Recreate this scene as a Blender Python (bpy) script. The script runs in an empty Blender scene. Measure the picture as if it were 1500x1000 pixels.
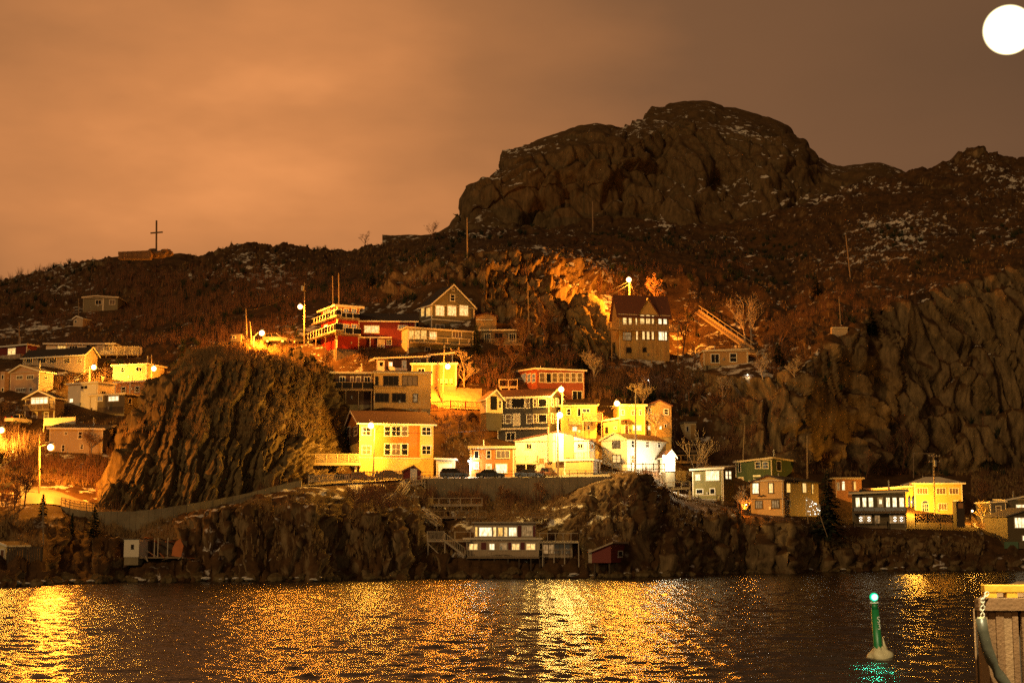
import bpy, bmesh, math, random
import numpy as np
from mathutils import Vector, Matrix
from mathutils.bvhtree import BVHTree
random.seed(7)
R = math.radians
scn = bpy.context.scene
COL = scn.collection

# ------------------------------------------------------------------ camera
FPX, CAMH = 2083.0, 6.0
PITCH = math.atan(280.0 / FPX)
cam = bpy.data.cameras.new('camera'); camo = bpy.data.objects.new('camera', cam); COL.objects.link(camo)
cam.sensor_width = 36.0; cam.lens = FPX / 1500.0 * 36.0
cam.clip_start = 0.5; cam.clip_end = 6000
camo.location = (0, 0, CAMH); camo.rotation_euler = (R(90) + PITCH, 0, 0)
scn.camera = camo

# ------------------------------------------------------------------ sky: low night cloud lit by the town
w = bpy.data.worlds.new('World'); scn.world = w; w.use_nodes = True
nt = w.node_tree; N = nt.nodes; L = nt.links; N.clear()
out = N.new('ShaderNodeOutputWorld'); bg = N.new('ShaderNodeBackground'); L.new(bg.outputs[0], out.inputs[0])
tc = N.new('ShaderNodeTexCoord')
gl = N.new('ShaderNodeVectorMath'); gl.operation = 'DOT_PRODUCT'
gv = Vector((-0.23, 0.95, 0.20)).normalized(); gl.inputs[1].default_value = gv
L.new(tc.outputs['Generated'], gl.inputs[0])
cn = N.new('ShaderNodeTexNoise'); cn.inputs['Scale'].default_value = 3.4; cn.inputs['Detail'].default_value = 5; cn.inputs['Roughness'].default_value = .5
cm = N.new('ShaderNodeMapping'); cm.inputs['Scale'].default_value = (1, 1, 2.5); L.new(tc.outputs['Generated'], cm.inputs[0]); L.new(cm.outputs[0], cn.inputs[0])
ma = N.new('ShaderNodeMath'); ma.operation = 'MULTIPLY_ADD'; ma.inputs[1].default_value = .12; L.new(cn.outputs[0], ma.inputs[0])
sb = N.new('ShaderNodeMath'); sb.operation = 'ADD'; sb.inputs[1].default_value = -.083; L.new(gl.outputs['Value'], sb.inputs[0]); L.new(sb.outputs[0], ma.inputs[2])
rp = N.new('ShaderNodeValToRGB'); L.new(ma.outputs[0], rp.inputs[0])
els = rp.color_ramp.elements
els[0].position = .55; els[0].color = (.10, .046, .019, 1)
els[1].position = 1.0; els[1].color = (.82, .310, .098, 1)
for p, c in ((.80, (.140, .070, .034, 1)), (.90, (.205, .095, .042, 1)), (.955, (.40, .160, .056, 1)), (.985, (.63, .238, .076, 1))):
    e = els.new(p); e.color = c
L.new(rp.outputs[0], bg.inputs[0]); bg.inputs[1].default_value = 1.0

# ------------------------------------------------------------------ the harbour-side glow: one weak soft sun
sun = bpy.data.lights.new('sun', 'SUN'); suno = bpy.data.objects.new('sun', sun); COL.objects.link(suno)
sun.energy = 0.8; sun.angle = R(10); sun.color = (1.0, .60, .23)
suno.rotation_euler = Vector((0.58, 0.78, -0.45)).to_track_quat('-Z', 'Y').to_euler()

scn.view_settings.view_transform = 'Standard'; scn.view_settings.look = 'None'
scn.view_settings.exposure = 0.0; scn.view_settings.gamma = 1.0
scn.render.engine = 'CYCLES'
scn.cycles.use_denoising = False
try: scn.cycles.denoiser = 'OPENIMAGEDENOISE'
except Exception: pass
scn.cycles.max_bounces = 5; scn.cycles.diffuse_bounces = 2; scn.cycles.glossy_bounces = 3
scn.cycles.sample_clamp_indirect = 4.0; scn.cycles.sample_clamp_direct = 40.0

# ------------------------------------------------------------------ helpers
CP, SP = math.cos(PITCH), math.sin(PITCH)
CAM = Vector((0, 0, CAMH))
def ray(px, py):
    x = (px - 750.0) / FPX; y = -(py - 500.0) / FPX
    return Vector((x, CP - SP * y, SP + CP * y))
def at(px, py, D):
    d = ray(px, py); return CAM + d * (D / d.y)
def proj(p):
    """world point(s) -> photo pixel"""
    p = np.asarray(p, float); q = p - np.array((0, 0, CAMH))
    f = q[..., 1] * CP + q[..., 2] * SP; u = -q[..., 1] * SP + q[..., 2] * CP
    return 750 + FPX * q[..., 0] / f, 500 - FPX * u / f
def rayplane(px, py, P, n):
    d = ray(px, py); return CAM + d * ((P - CAM).dot(n) / d.dot(n))

def tag(o, label=None, cat=None, group=None, kind=None):
    if label: o['label'] = label
    if cat: o['category'] = cat
    if group: o['group'] = group
    if kind: o['kind'] = kind
    return o
WM = {}
def empty(name, loc, rz=0.0, label=None, cat=None, group=None):
    o = bpy.data.objects.new(name, None); COL.objects.link(o); o.empty_display_size = .3
    o.location = loc; o.rotation_euler = (0, 0, rz)
    WM[o.name] = Matrix.Translation(loc) @ Matrix.Rotation(rz, 4, 'Z')
    return tag(o, label, cat, group)

class MB:
    """collects shapes in world coordinates, builds ONE mesh object"""
    def __init__(s): s.v = []; s.f = []
    def add(s, vs, fs):
        b = len(s.v); s.v += [Vector(q) for q in vs]; s.f += [tuple(i + b for i in f) for f in fs]; return s
    def hexa(s, c8):   # bottom 4 (ccw), top 4
        return s.add(c8, [(3, 2, 1, 0), (4, 5, 6, 7), (0, 1, 5, 4), (1, 2, 6, 5), (2, 3, 7, 6), (3, 0, 4, 7)])
    def obox(s, O, A, B, C):   # corner + three edge vectors
        O = Vector(O); A = Vector(A); B = Vector(B); C = Vector(C)
        return s.hexa([O, O + A, O + A + B, O + B, O + C, O + A + C, O + A + B + C, O + B + C])
    def box(s, c, sz, rz=0.0):
        c = Vector(c); ca, sa = math.cos(rz), math.sin(rz)
        A = Vector((ca, sa, 0)) * sz[0]; B = Vector((-sa, ca, 0)) * sz[1]; C = Vector((0, 0, sz[2]))
        return s.obox(c - A / 2 - B / 2 - C / 2, A, B, C)
    def bar(s, p, q, wd, ht=None):
        p = Vector(p); q = Vector(q); d = q - p
        if d.length < 1e-5: return s
        ht = wd if ht is None else ht
        up = Vector((0, 0, 1)) if abs(d.normalized().z) < .95 else Vector((0, 1, 0))
        x = d.cross(up).normalized(); y = x.cross(d).normalized()
        return s.obox(p - x * wd / 2 - y * ht / 2, x * wd, y * ht, d)
    def prism(s, poly, ext):   # polygon (list of points) extruded by vector
        n = len(poly); ext = Vector(ext); P = [Vector(p) for p in poly]
        return s.add(P + [p + ext for p in P], [tuple(range(n))[::-1], tuple(range(n, 2 * n))] + [(i, (i + 1) % n, (i + 1) % n + n, i + n) for i in range(n)])
    def tube(s, pts, rads, n=6, cap=True):
        pts = [Vector(p) for p in pts]; m = len(pts)
        if not hasattr(rads, '__len__'): rads = [rads] * m
        b = len(s.v)
        for i, p in enumerate(pts):
            d = (pts[min(i + 1, m - 1)] - pts[max(i - 1, 0)]).normalized()
            up = Vector((0, 0, 1)) if abs(d.z) < .9 else Vector((0, 1, 0))
            x = d.cross(up).normalized(); y = x.cross(d)
            for k in range(n):
                a = 2 * math.pi * k / n
                s.v.append(p + (x * math.cos(a) + y * math.sin(a)) * rads[i])
        for i in range(m - 1):
            for k in range(n):
                k2 = (k + 1) % n
                s.f.append((b + i * n + k, b + i * n + k2, b + (i + 1) * n + k2, b + (i + 1) * n + k))
        if cap:
            s.f.append(tuple(b + k for k in range(n))[::-1]); s.f.append(tuple(b + (m - 1) * n + k for k in range(n)))
        return s
    def lathe(s, c, prof, n=14):   # prof: list of (r, z)
        c = Vector(c); b = len(s.v); m = len(prof)
        for r, z in prof:
            for k in range(n):
                a = 2 * math.pi * k / n; s.v.append(c + Vector((r * math.cos(a), r * math.sin(a), z)))
        for i in range(m - 1):
            for k in range(n):
                k2 = (k + 1) % n; s.f.append((b + i * n + k, b + i * n + k2, b + (i + 1) * n + k2, b + (i + 1) * n + k))
        s.f.append(tuple(b + k for k in range(n))[::-1]); s.f.append(tuple(b + (m - 1) * n + k for k in range(n)))
        return s
    def ball(s, c, r, n=10, m=7, sq=1.0):
        c = Vector(c)
        return s.lathe(c, [(max(.02, math.sin(math.pi * i / m)) * r, -math.cos(math.pi * i / m) * r * sq) for i in range(m + 1)], n)
    def build(s, name, m, parent=None, smooth=False, **kw):
        me = bpy.data.meshes.new(name)
        if parent is not None:
            Mi = WM[parent.name].inverted(); vs = [Mi @ q for q in s.v]; loc = None
        else:
            n = max(1, len(s.v)); loc = Vector((sum(q.x for q in s.v) / n, sum(q.y for q in s.v) / n, min(q.z for q in s.v)))
            vs = [q - loc for q in s.v]
        me.from_pydata([tuple(q) for q in vs], [], s.f); me.validate(clean_customdata=False)
        if smooth: me.polygons.foreach_set('use_smooth', [True] * len(me.polygons))
        me.materials.append(m)
        o = bpy.data.objects.new(name, me); COL.objects.link(o)
        if parent is not None: o.parent = parent; WM[o.name] = WM[parent.name]
        else: o.location = loc; WM[o.name] = Matrix.Translation(loc)
        return tag(o, **kw)

# ------------------------------------------------------------------ materials
def newmat(name):
    m = bpy.data.materials.new(name); m.use_nodes = True; nt = m.node_tree
    return m, nt, nt.nodes, nt.links, nt.nodes['Principled BSDF']
_mc = {}
def paint(name, col, rough=.65, var=.18, scale=1.2, siding=0.0, metal=0.0, bump=0.0, bscale=8.0, spec=.35):
    """plain coat with uneven wear; siding = clapboard pitch in metres"""
    if name in _mc: return _mc[name]
    m, nt, N, L, P = newmat(name)
    tc = N.new('ShaderNodeTexCoord'); no = N.new('ShaderNodeTexNoise')
    no.inputs['Scale'].default_value = scale; no.inputs['Detail'].default_value = 6; no.inputs['Roughness'].default_value = .65
    L.new(tc.outputs['Object'], no.inputs['Vector'])
    mx = N.new('ShaderNodeMix'); mx.data_type = 'RGBA'; 
    mx.inputs[6].default_value = (*[c * (1 - var) for c in col], 1); mx.inputs[7].default_value = (*[min(.9, c * (1 + var)) for c in col], 1)
    L.new(no.outputs[0], mx.inputs[0]); L.new(mx.outputs[2], P.inputs['Base Color'])
    P.inputs['Roughness'].default_value = rough; P.inputs['Metallic'].default_value = metal
    P.inputs['Specular IOR Level'].default_value = spec
    if siding or bump:
        b = N.new('ShaderNodeBump'); b.inputs['Strength'].default_value = .6 if siding else bump
        if siding:
            sx = N.new('ShaderNodeSeparateXYZ'); L.new(tc.outputs['Object'], sx.inputs[0])
            mo = N.new('ShaderNodeMath'); mo.operation = 'MULTIPLY'; mo.inputs[1].default_value = 1 / siding; L.new(sx.outputs['Z'], mo.inputs[0])
            fr = N.new('ShaderNodeMath'); fr.operation = 'FRACT'; L.new(mo.outputs[0], fr.inputs[0])
            L.new(fr.outputs[0], b.inputs['Height']); b.inputs['Distance'].default_value = .03; b.invert = True
        else:
            n2 = N.new('ShaderNodeTexNoise'); n2.inputs['Scale'].default_value = bscale; n2.inputs['Detail'].default_value = 5
            L.new(tc.outputs['Object'], n2.inputs['Vector']); L.new(n2.outputs[0], b.inputs['Height']); b.inputs['Distance'].default_value = .05
        L.new(b.outputs[0], P.inputs['Normal'])
    _mc[name] = m; return m
def glow(name, col, strength, var=0.0, scale=2.0):
    if name in _mc: return _mc[name]
    m, nt, N, L, P = newmat(name); N.remove(P)
    e = N.new('ShaderNodeEmission'); e.inputs[1].default_value = strength
    L.new(e.outputs[0], N['Material Output'].inputs[0])
    if var:
        tc = N.new('ShaderNodeTexCoord'); no = N.new('ShaderNodeTexNoise'); no.inputs['Scale'].default_value = scale; no.inputs['Detail'].default_value = 4
        mp = N.new('ShaderNodeMapping'); mp.inputs['Scale'].default_value = (1.6, 1.6, .6); L.new(tc.outputs['Object'], mp.inputs[0])
        L.new(mp.outputs[0], no.inputs['Vector'])
        r = N.new('ShaderNodeValToRGB'); L.new(no.outputs[0], r.inputs[0])
        r.color_ramp.elements[0].position = .3; r.color_ramp.elements[0].color = (*[c * (1 - var) * q for c, q in zip(col, (1, .8, .55))], 1)
        r.color_ramp.elements[1].position = .65; r.color_ramp.elements[1].color = (*col, 1)
        L.new(r.outputs[0], e.inputs[0])
    else: e.inputs[0].default_value = (*col, 1)
    m.cycles.emission_sampling = 'NONE'; _mc[name] = m; return m

def halo_glass(name, col, hot, rim, rimcol, a=.08, b=.5, axis=(0, 1, 0)):
    """lamp glass with a halo put into its emission: hot core, soft coloured rim"""
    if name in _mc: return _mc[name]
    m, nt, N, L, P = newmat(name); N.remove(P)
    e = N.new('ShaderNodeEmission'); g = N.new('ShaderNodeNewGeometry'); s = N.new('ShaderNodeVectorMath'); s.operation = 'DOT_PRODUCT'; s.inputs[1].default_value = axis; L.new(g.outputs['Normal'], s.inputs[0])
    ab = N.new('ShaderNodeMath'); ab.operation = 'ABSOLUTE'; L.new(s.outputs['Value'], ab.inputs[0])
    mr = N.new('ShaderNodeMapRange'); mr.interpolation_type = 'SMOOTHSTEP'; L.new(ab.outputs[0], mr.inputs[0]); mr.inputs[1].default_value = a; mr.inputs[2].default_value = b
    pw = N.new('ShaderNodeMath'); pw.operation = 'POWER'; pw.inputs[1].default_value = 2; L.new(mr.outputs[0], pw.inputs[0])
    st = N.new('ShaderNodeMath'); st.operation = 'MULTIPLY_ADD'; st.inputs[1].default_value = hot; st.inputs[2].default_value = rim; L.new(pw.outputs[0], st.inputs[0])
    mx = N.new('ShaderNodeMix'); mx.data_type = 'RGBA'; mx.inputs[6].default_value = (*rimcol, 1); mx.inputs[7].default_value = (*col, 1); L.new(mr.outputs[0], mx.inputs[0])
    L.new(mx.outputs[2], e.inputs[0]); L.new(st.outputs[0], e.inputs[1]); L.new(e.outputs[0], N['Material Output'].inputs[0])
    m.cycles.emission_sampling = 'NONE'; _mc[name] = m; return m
def lamp_light(root, loc, power, col, r=.25):
    l = bpy.data.lights.new('lamp_light', 'POINT'); l.energy = power; l.color = col; l.shadow_soft_size = r
    o = bpy.data.objects.new('lamp_light', l); COL.objects.link(o); o.parent = root; o.location = WM[root.name].inverted() @ Vector(loc); return o
WHITE = paint('white_trim', (.74, .71, .64), .5, .08)
CREAMT = paint('cream_trim', (.66, .58, .44), .5, .1)
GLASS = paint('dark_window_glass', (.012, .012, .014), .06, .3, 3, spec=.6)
CURT = paint('curtained_glass', (.16, .12, .09), .25, .5, 4, spec=.5)
LITW = glow('lit_window_warm', (1.0, .60, .20), 1.8, .72, 3.2)
LITY = glow('lit_window_yellow', (1.0, .54, .12), 1.5, .72, 3.0)
LITB = glow('lit_window_bright', (1.0, .80, .46), 2.1, .6, 2.6)
LITD = glow('lit_window_dim', (1.0, .55, .2), .45, .8, 3.0)
ROOFD = paint('dark_asphalt_roof', (.045, .035, .032), .85, .35, 2.5, bump=.4, bscale=6)
ROOFR = paint('brown_red_shingle_roof', (.12, .045, .03), .85, .3, 2.5, bump=.4, bscale=6)
ROOFG = paint('grey_felt_roof', (.22, .19, .16), .85, .25, 2, bump=.3, bscale=5)
CONC = paint('weathered_concrete', (.24, .20, .13), .85, .65, .5, bump=.6, bscale=2.5)
WOOD = paint('weathered_wood', (.26, .19, .12), .8, .35, 2.5, bump=.3, bscale=9)
WOODP = paint('pale_grey_wood', (.42, .35, .26), .75, .25, 2.0, bump=.2, bscale=9)
WOODD = paint('dark_wet_wood', (.07, .05, .035), .8, .35, 2.0, bump=.3, bscale=9)
POLE = paint('utility_pole_wood', (.24, .18, .12), .8, .3, 1.5, bump=.3, bscale=8)
STEEL = paint('galvanised_steel', (.35, .34, .32), .4, .2, 3, metal=.7)
BLACKM = paint('black_metal', (.03, .03, .03), .45, .2, 3, metal=.4)
# ------------------------------------------------------------------ noise
def _h(ix, iy, iz, s):
    n = (ix.astype(np.int64) * 374761393 + iy.astype(np.int64) * 668265263 + iz.astype(np.int64) * 2147483647 + s * 974634777) & 0xffffffff
    n = ((n ^ (n >> 13)) * 1274126177) & 0xffffffff
    n = ((n ^ (n >> 16)) * 2246822519) & 0xffffffff
    return ((n ^ (n >> 15)) & 0xffffff) / float(0xffffff)
def vnoise(p, s=0):
    i = np.floor(p).astype(np.int64); f = p - i; f = f * f * f * (f * (f * 6 - 15) + 10)
    x, y, z = i[..., 0], i[..., 1], i[..., 2]; fx, fy, fz = f[..., 0], f[..., 1], f[..., 2]
    def l(a, b, t): return a + (b - a) * t
    c = lambda a, b, d: _h(x + a, y + b, z + d, s)
    return l(l(l(c(0, 0, 0), c(1, 0, 0), fx), l(c(0, 1, 0), c(1, 1, 0), fx), fy), l(l(c(0, 0, 1), c(1, 0, 1), fx), l(c(0, 1, 1), c(1, 1, 1), fx), fy), fz)
_rot = np.array([[.36, .48, -.8], [-.8, .6, 0], [.48, .64, .6]])
def fbm(p, o=4, s=0, ridged=False):
    r = 0; a = .5; t = 0
    for k in range(o):
        v = vnoise(p, s + k * 7)
        if ridged: v = 1 - np.abs(2 * v - 1)
        r = r + v * a; t += a; a *= .5; p = p @ _rot.T * 2.03 + 11.3
    return r / t
def worley(p, s=0):
    i = np.floor(p).astype(np.int64); f1 = np.full(p.shape[:-1], 9.); f2 = f1.copy(); idv = np.zeros(p.shape[:-1])
    for a in (-1, 0, 1):
        for b in (-1, 0, 1):
            for c in (-1, 0, 1):
                x, y, z = i[..., 0] + a, i[..., 1] + b, i[..., 2] + c
                d = (x + _h(x, y, z, s) - p[..., 0]) ** 2 + (y + _h(x, y, z, s + 1) - p[..., 1]) ** 2 + (z + _h(x, y, z, s + 2) - p[..., 2]) ** 2
                m = d < f1; f2 = np.where(m, f1, np.minimum(f2, d)); idv = np.where(m, _h(x, y, z, s + 3), idv); f1 = np.where(m, d, f1)
    return np.sqrt(f1), np.sqrt(f2), idv
def sstep(a, b, x):
    t = np.clip((x - a) / (b - a), 0, 1); return t * t * (3 - 2 * t)

# ------------------------------------------------------------------ terrain
# photo rectangles kept free of rock relief because something is built there (x0, y0, x1, y1)
PADS = [(-20, 500, 50, 545), (66, 500, 206, 524), (30, 512, 146, 548), (0, 535, 80, 585), (30, 570, 118, 630), (96, 555, 172, 605), (163, 530, 250, 583), (125, 575, 206, 606),
        (68, 618, 152, 668), (112, 432, 176, 458), (104, 460, 126, 480), (440, 440, 612, 514), (612, 415, 700, 490), (570, 476, 760, 522), (548, 512, 672, 568), (480, 540, 636, 602),
        (500, 598, 642, 706), (640, 668, 760, 704), (684, 650, 760, 704), (704, 565, 828, 660), (752, 532, 862, 592), (752, 586, 888, 706), (880, 585, 992, 686), (888, 430, 1000, 532), (1028, 505, 1104, 545),
        (985, 612, 1040, 730), (1010, 665, 1170, 738), (1094, 688, 1222, 760), (1222, 692, 1420, 778), (1445, 725, 1560, 810), (676, 762, 796, 815), (862, 790, 945, 824), (178, 786, 272, 816),
        (30, 704, 140, 752), (618, 690, 826, 710), (425, 655, 530, 710), (-30, 790, 66, 832), (616, 556, 708, 602), (170, 358, 262, 380)]
def padmask(P, pads=None):
    x, y = proj(P); m = np.ones(x.shape)
    for a, b, c, d in (PADS if pads is None else pads):
        dx = np.maximum(np.maximum(a - x, x - c), 0); dy = np.maximum(np.maximum(b - y, y - d), 0)
        m = np.minimum(m, sstep(0, 14, np.sqrt(dx * dx + dy * dy)))
    return m

def loft(cols, nseg, xs, back, smooth=9):
    """cols: {px: [(py, D), ...]} -> grid of world points (len(xs), rows, 3)"""
    px = sorted(cols); K = len(cols[px[0]])
    A = np.array([cols[p] for p in px], float)
    G = np.zeros((len(xs), K, 2))
    for k in range(K):
        for j in range(2): G[:, k, j] = np.interp(xs, px, A[:, k, j])
    if smooth:
        ker = np.hanning(2 * smooth + 1); ker /= ker.sum()
        for k in range(K):
            for j in range(2): G[:, k, j] = np.convolve(np.pad(G[:, k, j], smooth, 'edge'), ker, 'valid')
    if back.get('tweak'): G = back['tweak'](G, xs)
    rows = []
    for k in range(K - 1):
        for t in range(nseg[k]):
            rows.append(G[:, k] + (G[:, k + 1] - G[:, k]) * (t / nseg[k]))
    rows.append(G[:, -1]); S = np.stack(rows, 1)
    X = xs[:, None] + 0 * S[..., 0]; py = S[..., 0]; D = S[..., 1]
    dx = (X - 750) / FPX; dy = -(py - 500) / FPX; vy = CP - SP * dy; vz = SP + CP * dy
    P = np.stack([dx * D / vy, D, CAMH + vz * D / vy], -1)
    pre = P[:, :1].copy(); pre[..., 1] -= 8; pre[..., 2] = -4 if back.get('sea') else pre[..., 2] - 12
    parts = [pre, P]
    for dD, dz in back['b']:
        q = P[:, -1:].copy(); q[..., 1] += dD; q[..., 2] += dz; parts.append(q)
    return np.concatenate(parts, 1)

def gridnormals(P):
    a = np.gradient(P, axis=0); b = np.gradient(P, axis=1); n = np.cross(a, b)
    n /= np.linalg.norm(n, axis=-1, keepdims=True) + 1e-9
    return np.where((n[..., 1:2] > 0) & (n[..., 2:3] < .2), -n, np.where(n[..., 2:3] < -.3, -n, n))

def rockify(P, amp, cell, lean=.32, flat=.25, mask=None, seed=0, st=1.0, slab=1.0, warp=1.0, fine=1.0):
    n = gridnormals(P); steep = 1 - sstep(.62, .94, n[..., 2])
    x, y, z = P[..., 0], P[..., 1], P[..., 2]
    wv = (fbm(P / (cell * 3), 3, seed + 50) - .5) * cell * 1.3 * warp
    c, s_ = math.cos(lean), math.sin(lean)
    b = x * c - z * s_ + wv; a = (x * s_ + z * c) / st
    w1 = fbm(np.stack([b / (cell * 2.2), y / (cell * 2.2), a / (cell * 5)], -1), 4, seed + 60) * 3.2 * warp
    w2 = fbm(np.stack([b / cell, y / cell, a / (cell * 2.4)], -1), 3, seed + 61) * 2.6 * warp
    cut = lambda t: (lambda f: np.where(f < .86, f / .86, (1 - f) / .14))(t - np.floor(t))      # bedding slabs: long ramp, sharp drop
    s1 = cut((b + .45 * y) / (cell * 1.15) + w1); s2 = cut((b + .3 * y) / (cell * .42) + w2 + w1 * .7); s3 = cut((b - .2 * y) / (cell * .16) + w2 * 1.6)
    lay = cut(a / (cell * 1.9) + w1 * .8 + .3 * w2)                                                # cross joints
    f1, f2, idv = worley(np.stack([b / (cell * .75), y / (cell * .75), a / (cell * 1.9)], -1), seed)
    rd = fbm(np.stack([b / (cell * 1.9), y / (cell * 1.9), a / (cell * 4.5)], -1), 4, seed + 20, True)
    big = fbm(P / (cell * 7), 3, seed + 31) - .5
    d = (s1 - .5) * 1.15 * slab + (s2 - .5) * .55 * fine + (s3 - .5) * .2 * fine + (lay - .5) * (.5 + .5 * (1 - slab)) + (idv - .5) * (.8 + 1.2 * (1 - slab)) + (rd - .55) * 2.0 - np.exp(-((f2 - f1) / .07) ** 2) * .35
    soft = (fbm(P / (cell * 1.2), 5, seed + 77) - .5) * 1.1
    m = steep + flat * (1 - steep)
    dd = amp * (d * m + soft * (1 - steep) * .8) + big * amp * 2.4
    if mask is not None: dd = dd * mask
    return P + n * dd[..., None]

def gridmesh(name, P, m, **kw):
    nx, ny = P.shape[:2]; me = bpy.data.meshes.new(name)
    idx = np.arange(nx * ny).reshape(nx, ny)
    q = np.stack([idx[:-1, :-1], idx[1:, :-1], idx[1:, 1:], idx[:-1, 1:]], -1).reshape(-1, 4)
    me.vertices.add(nx * ny); me.vertices.foreach_set('co', P.reshape(-1))
    me.loops.add(q.size); me.loops.foreach_set('vertex_index', q.reshape(-1).astype(np.int32))
    me.polygons.add(len(q)); me.polygons.foreach_set('loop_start', np.arange(0, q.size, 4, dtype=np.int32))
    me.update(calc_edges=True); me.validate()
    me.materials.append(m)
    o = bpy.data.objects.new(name, me); COL.objects.link(o)
    return tag(o, **kw)

def terrain_mat(name, rock1, rock2, soil1, soil2, snow, lo=.50, hi=.74):
    m, nt, N, L, P = newmat(name)
    geo = N.new('ShaderNodeNewGeometry'); tc = N.new('ShaderNodeTexCoord')
    sx = N.new('ShaderNodeSeparateXYZ'); L.new(geo.outputs['Normal'], sx.inputs[0])
    def noise(sc, det, rgh=.6, vec=None):
        n = N.new('ShaderNodeTexNoise'); n.inputs['Scale'].default_value = sc; n.inputs['Detail'].default_value = det; n.inputs['Roughness'].default_value = rgh
        L.new(vec if vec else tc.outputs['Object'], n.inputs['Vector']); return n.outputs[0]
    def ramp(i, a, ca, b, cb):
        r = N.new('ShaderNodeValToRGB'); L.new(i, r.inputs[0]); e = r.color_ramp.elements
        e[0].position = a; e[0].color = (*ca, 1); e[1].position = b; e[1].color = (*cb, 1); return r.outputs[0]
    def mixc(f, a, b):
        x = N.new('ShaderNodeMix'); x.data_type = 'RGBA'; L.new(f, x.inputs[0]); L.new(a, x.inputs[6]); L.new(b, x.inputs[7]); return x.outputs[2]
    def mrange(i, a, b):
        r = N.new('ShaderNodeMapRange'); r.clamp = True; r.interpolation_type = 'SMOOTHSTEP'; L.new(i, r.inputs[0]); r.inputs[1].default_value = a; r.inputs[2].default_value = b; return r.outputs[0]
    mp = N.new('ShaderNodeMapping'); mp.inputs['Rotation'].default_value = (0, .3, 0); mp.inputs['Scale'].default_value = (1, 1, .3); L.new(tc.outputs['Object'], mp.inputs[0])
    rock = ramp(noise(.9, 8, .7, mp.outputs[0]), .32, rock1, .68, rock2)
    soil = ramp(noise(.35, 8, .7), .35, soil1, .66, soil2)
    jit = N.new('ShaderNodeMath'); jit.operation = 'MULTIPLY_ADD'; jit.inputs[1].default_value = .35; L.new(noise(.5, 5), jit.inputs[0]); 
    sub = N.new('ShaderNodeMath'); sub.operation = 'ADD'; sub.inputs[1].default_value = -.17; L.new(sx.outputs['Z'], sub.inputs[0]); L.new(sub.outputs[0], jit.inputs[2])
    col = mixc(mrange(jit.outputs[0], lo - .12, lo + .12), rock, soil)
    if snow:
        sn = N.new('ShaderNodeMath'); sn.operation = 'MULTIPLY'
        mu = N.new('ShaderNodeMath'); mu.operation = 'MULTIPLY_ADD'; mu.inputs[1].default_value = .45; L.new(noise(.03, 3, .5), mu.inputs[0])
        mu2 = N.new('ShaderNodeMath'); mu2.operation = 'MULTIPLY_ADD'; mu2.inputs[1].default_value = .75; mu2.inputs[2].default_value = -.10; L.new(noise(.45, 5, .62), mu2.inputs[0]); L.new(mu2.outputs[0], mu.inputs[2])
        L.new(mrange(mu.outputs[0], snow - .04, snow + .03), sn.inputs[0]); L.new(mrange(sx.outputs['Z'], hi - .14, hi), sn.inputs[1])
        wc = N.new('ShaderNodeRGB'); wc.outputs[0].default_value = (.62, .60, .58, 1)
        col = mixc(sn.outputs[0], col, wc.outputs[0])
    L.new(col, P.inputs['Base Color']); P.inputs['Roughness'].default_value = .9; P.inputs['Specular IOR Level'].default_value = .15
    b = N.new('ShaderNodeBump'); b.inputs['Strength'].default_value = .7; b.inputs['Distance'].default_value = .16
    L.new(noise(1.1, 7, .66, mp.outputs[0]), b.inputs['Height']); L.new(b.outputs[0], P.inputs['Normal'])
    return m

HILLM = terrain_mat('hillside_rock_and_scrub_soil', (.050, .034, .018), (.25, .178, .096), (.036, .020, .010), (.11, .060, .026), .618)
BLUFFM = terrain_mat('bluff_rock', (.042, .031, .016), (.20, .150, .076), (.05, .033, .015), (.12, .078, .034), .72, lo=.66)
PEAKM = terrain_mat('peak_rock', (.048, .034, .018), (.175, .122, .064), (.06, .038, .018), (.13, .08, .036), .60, hi=.70)

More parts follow.
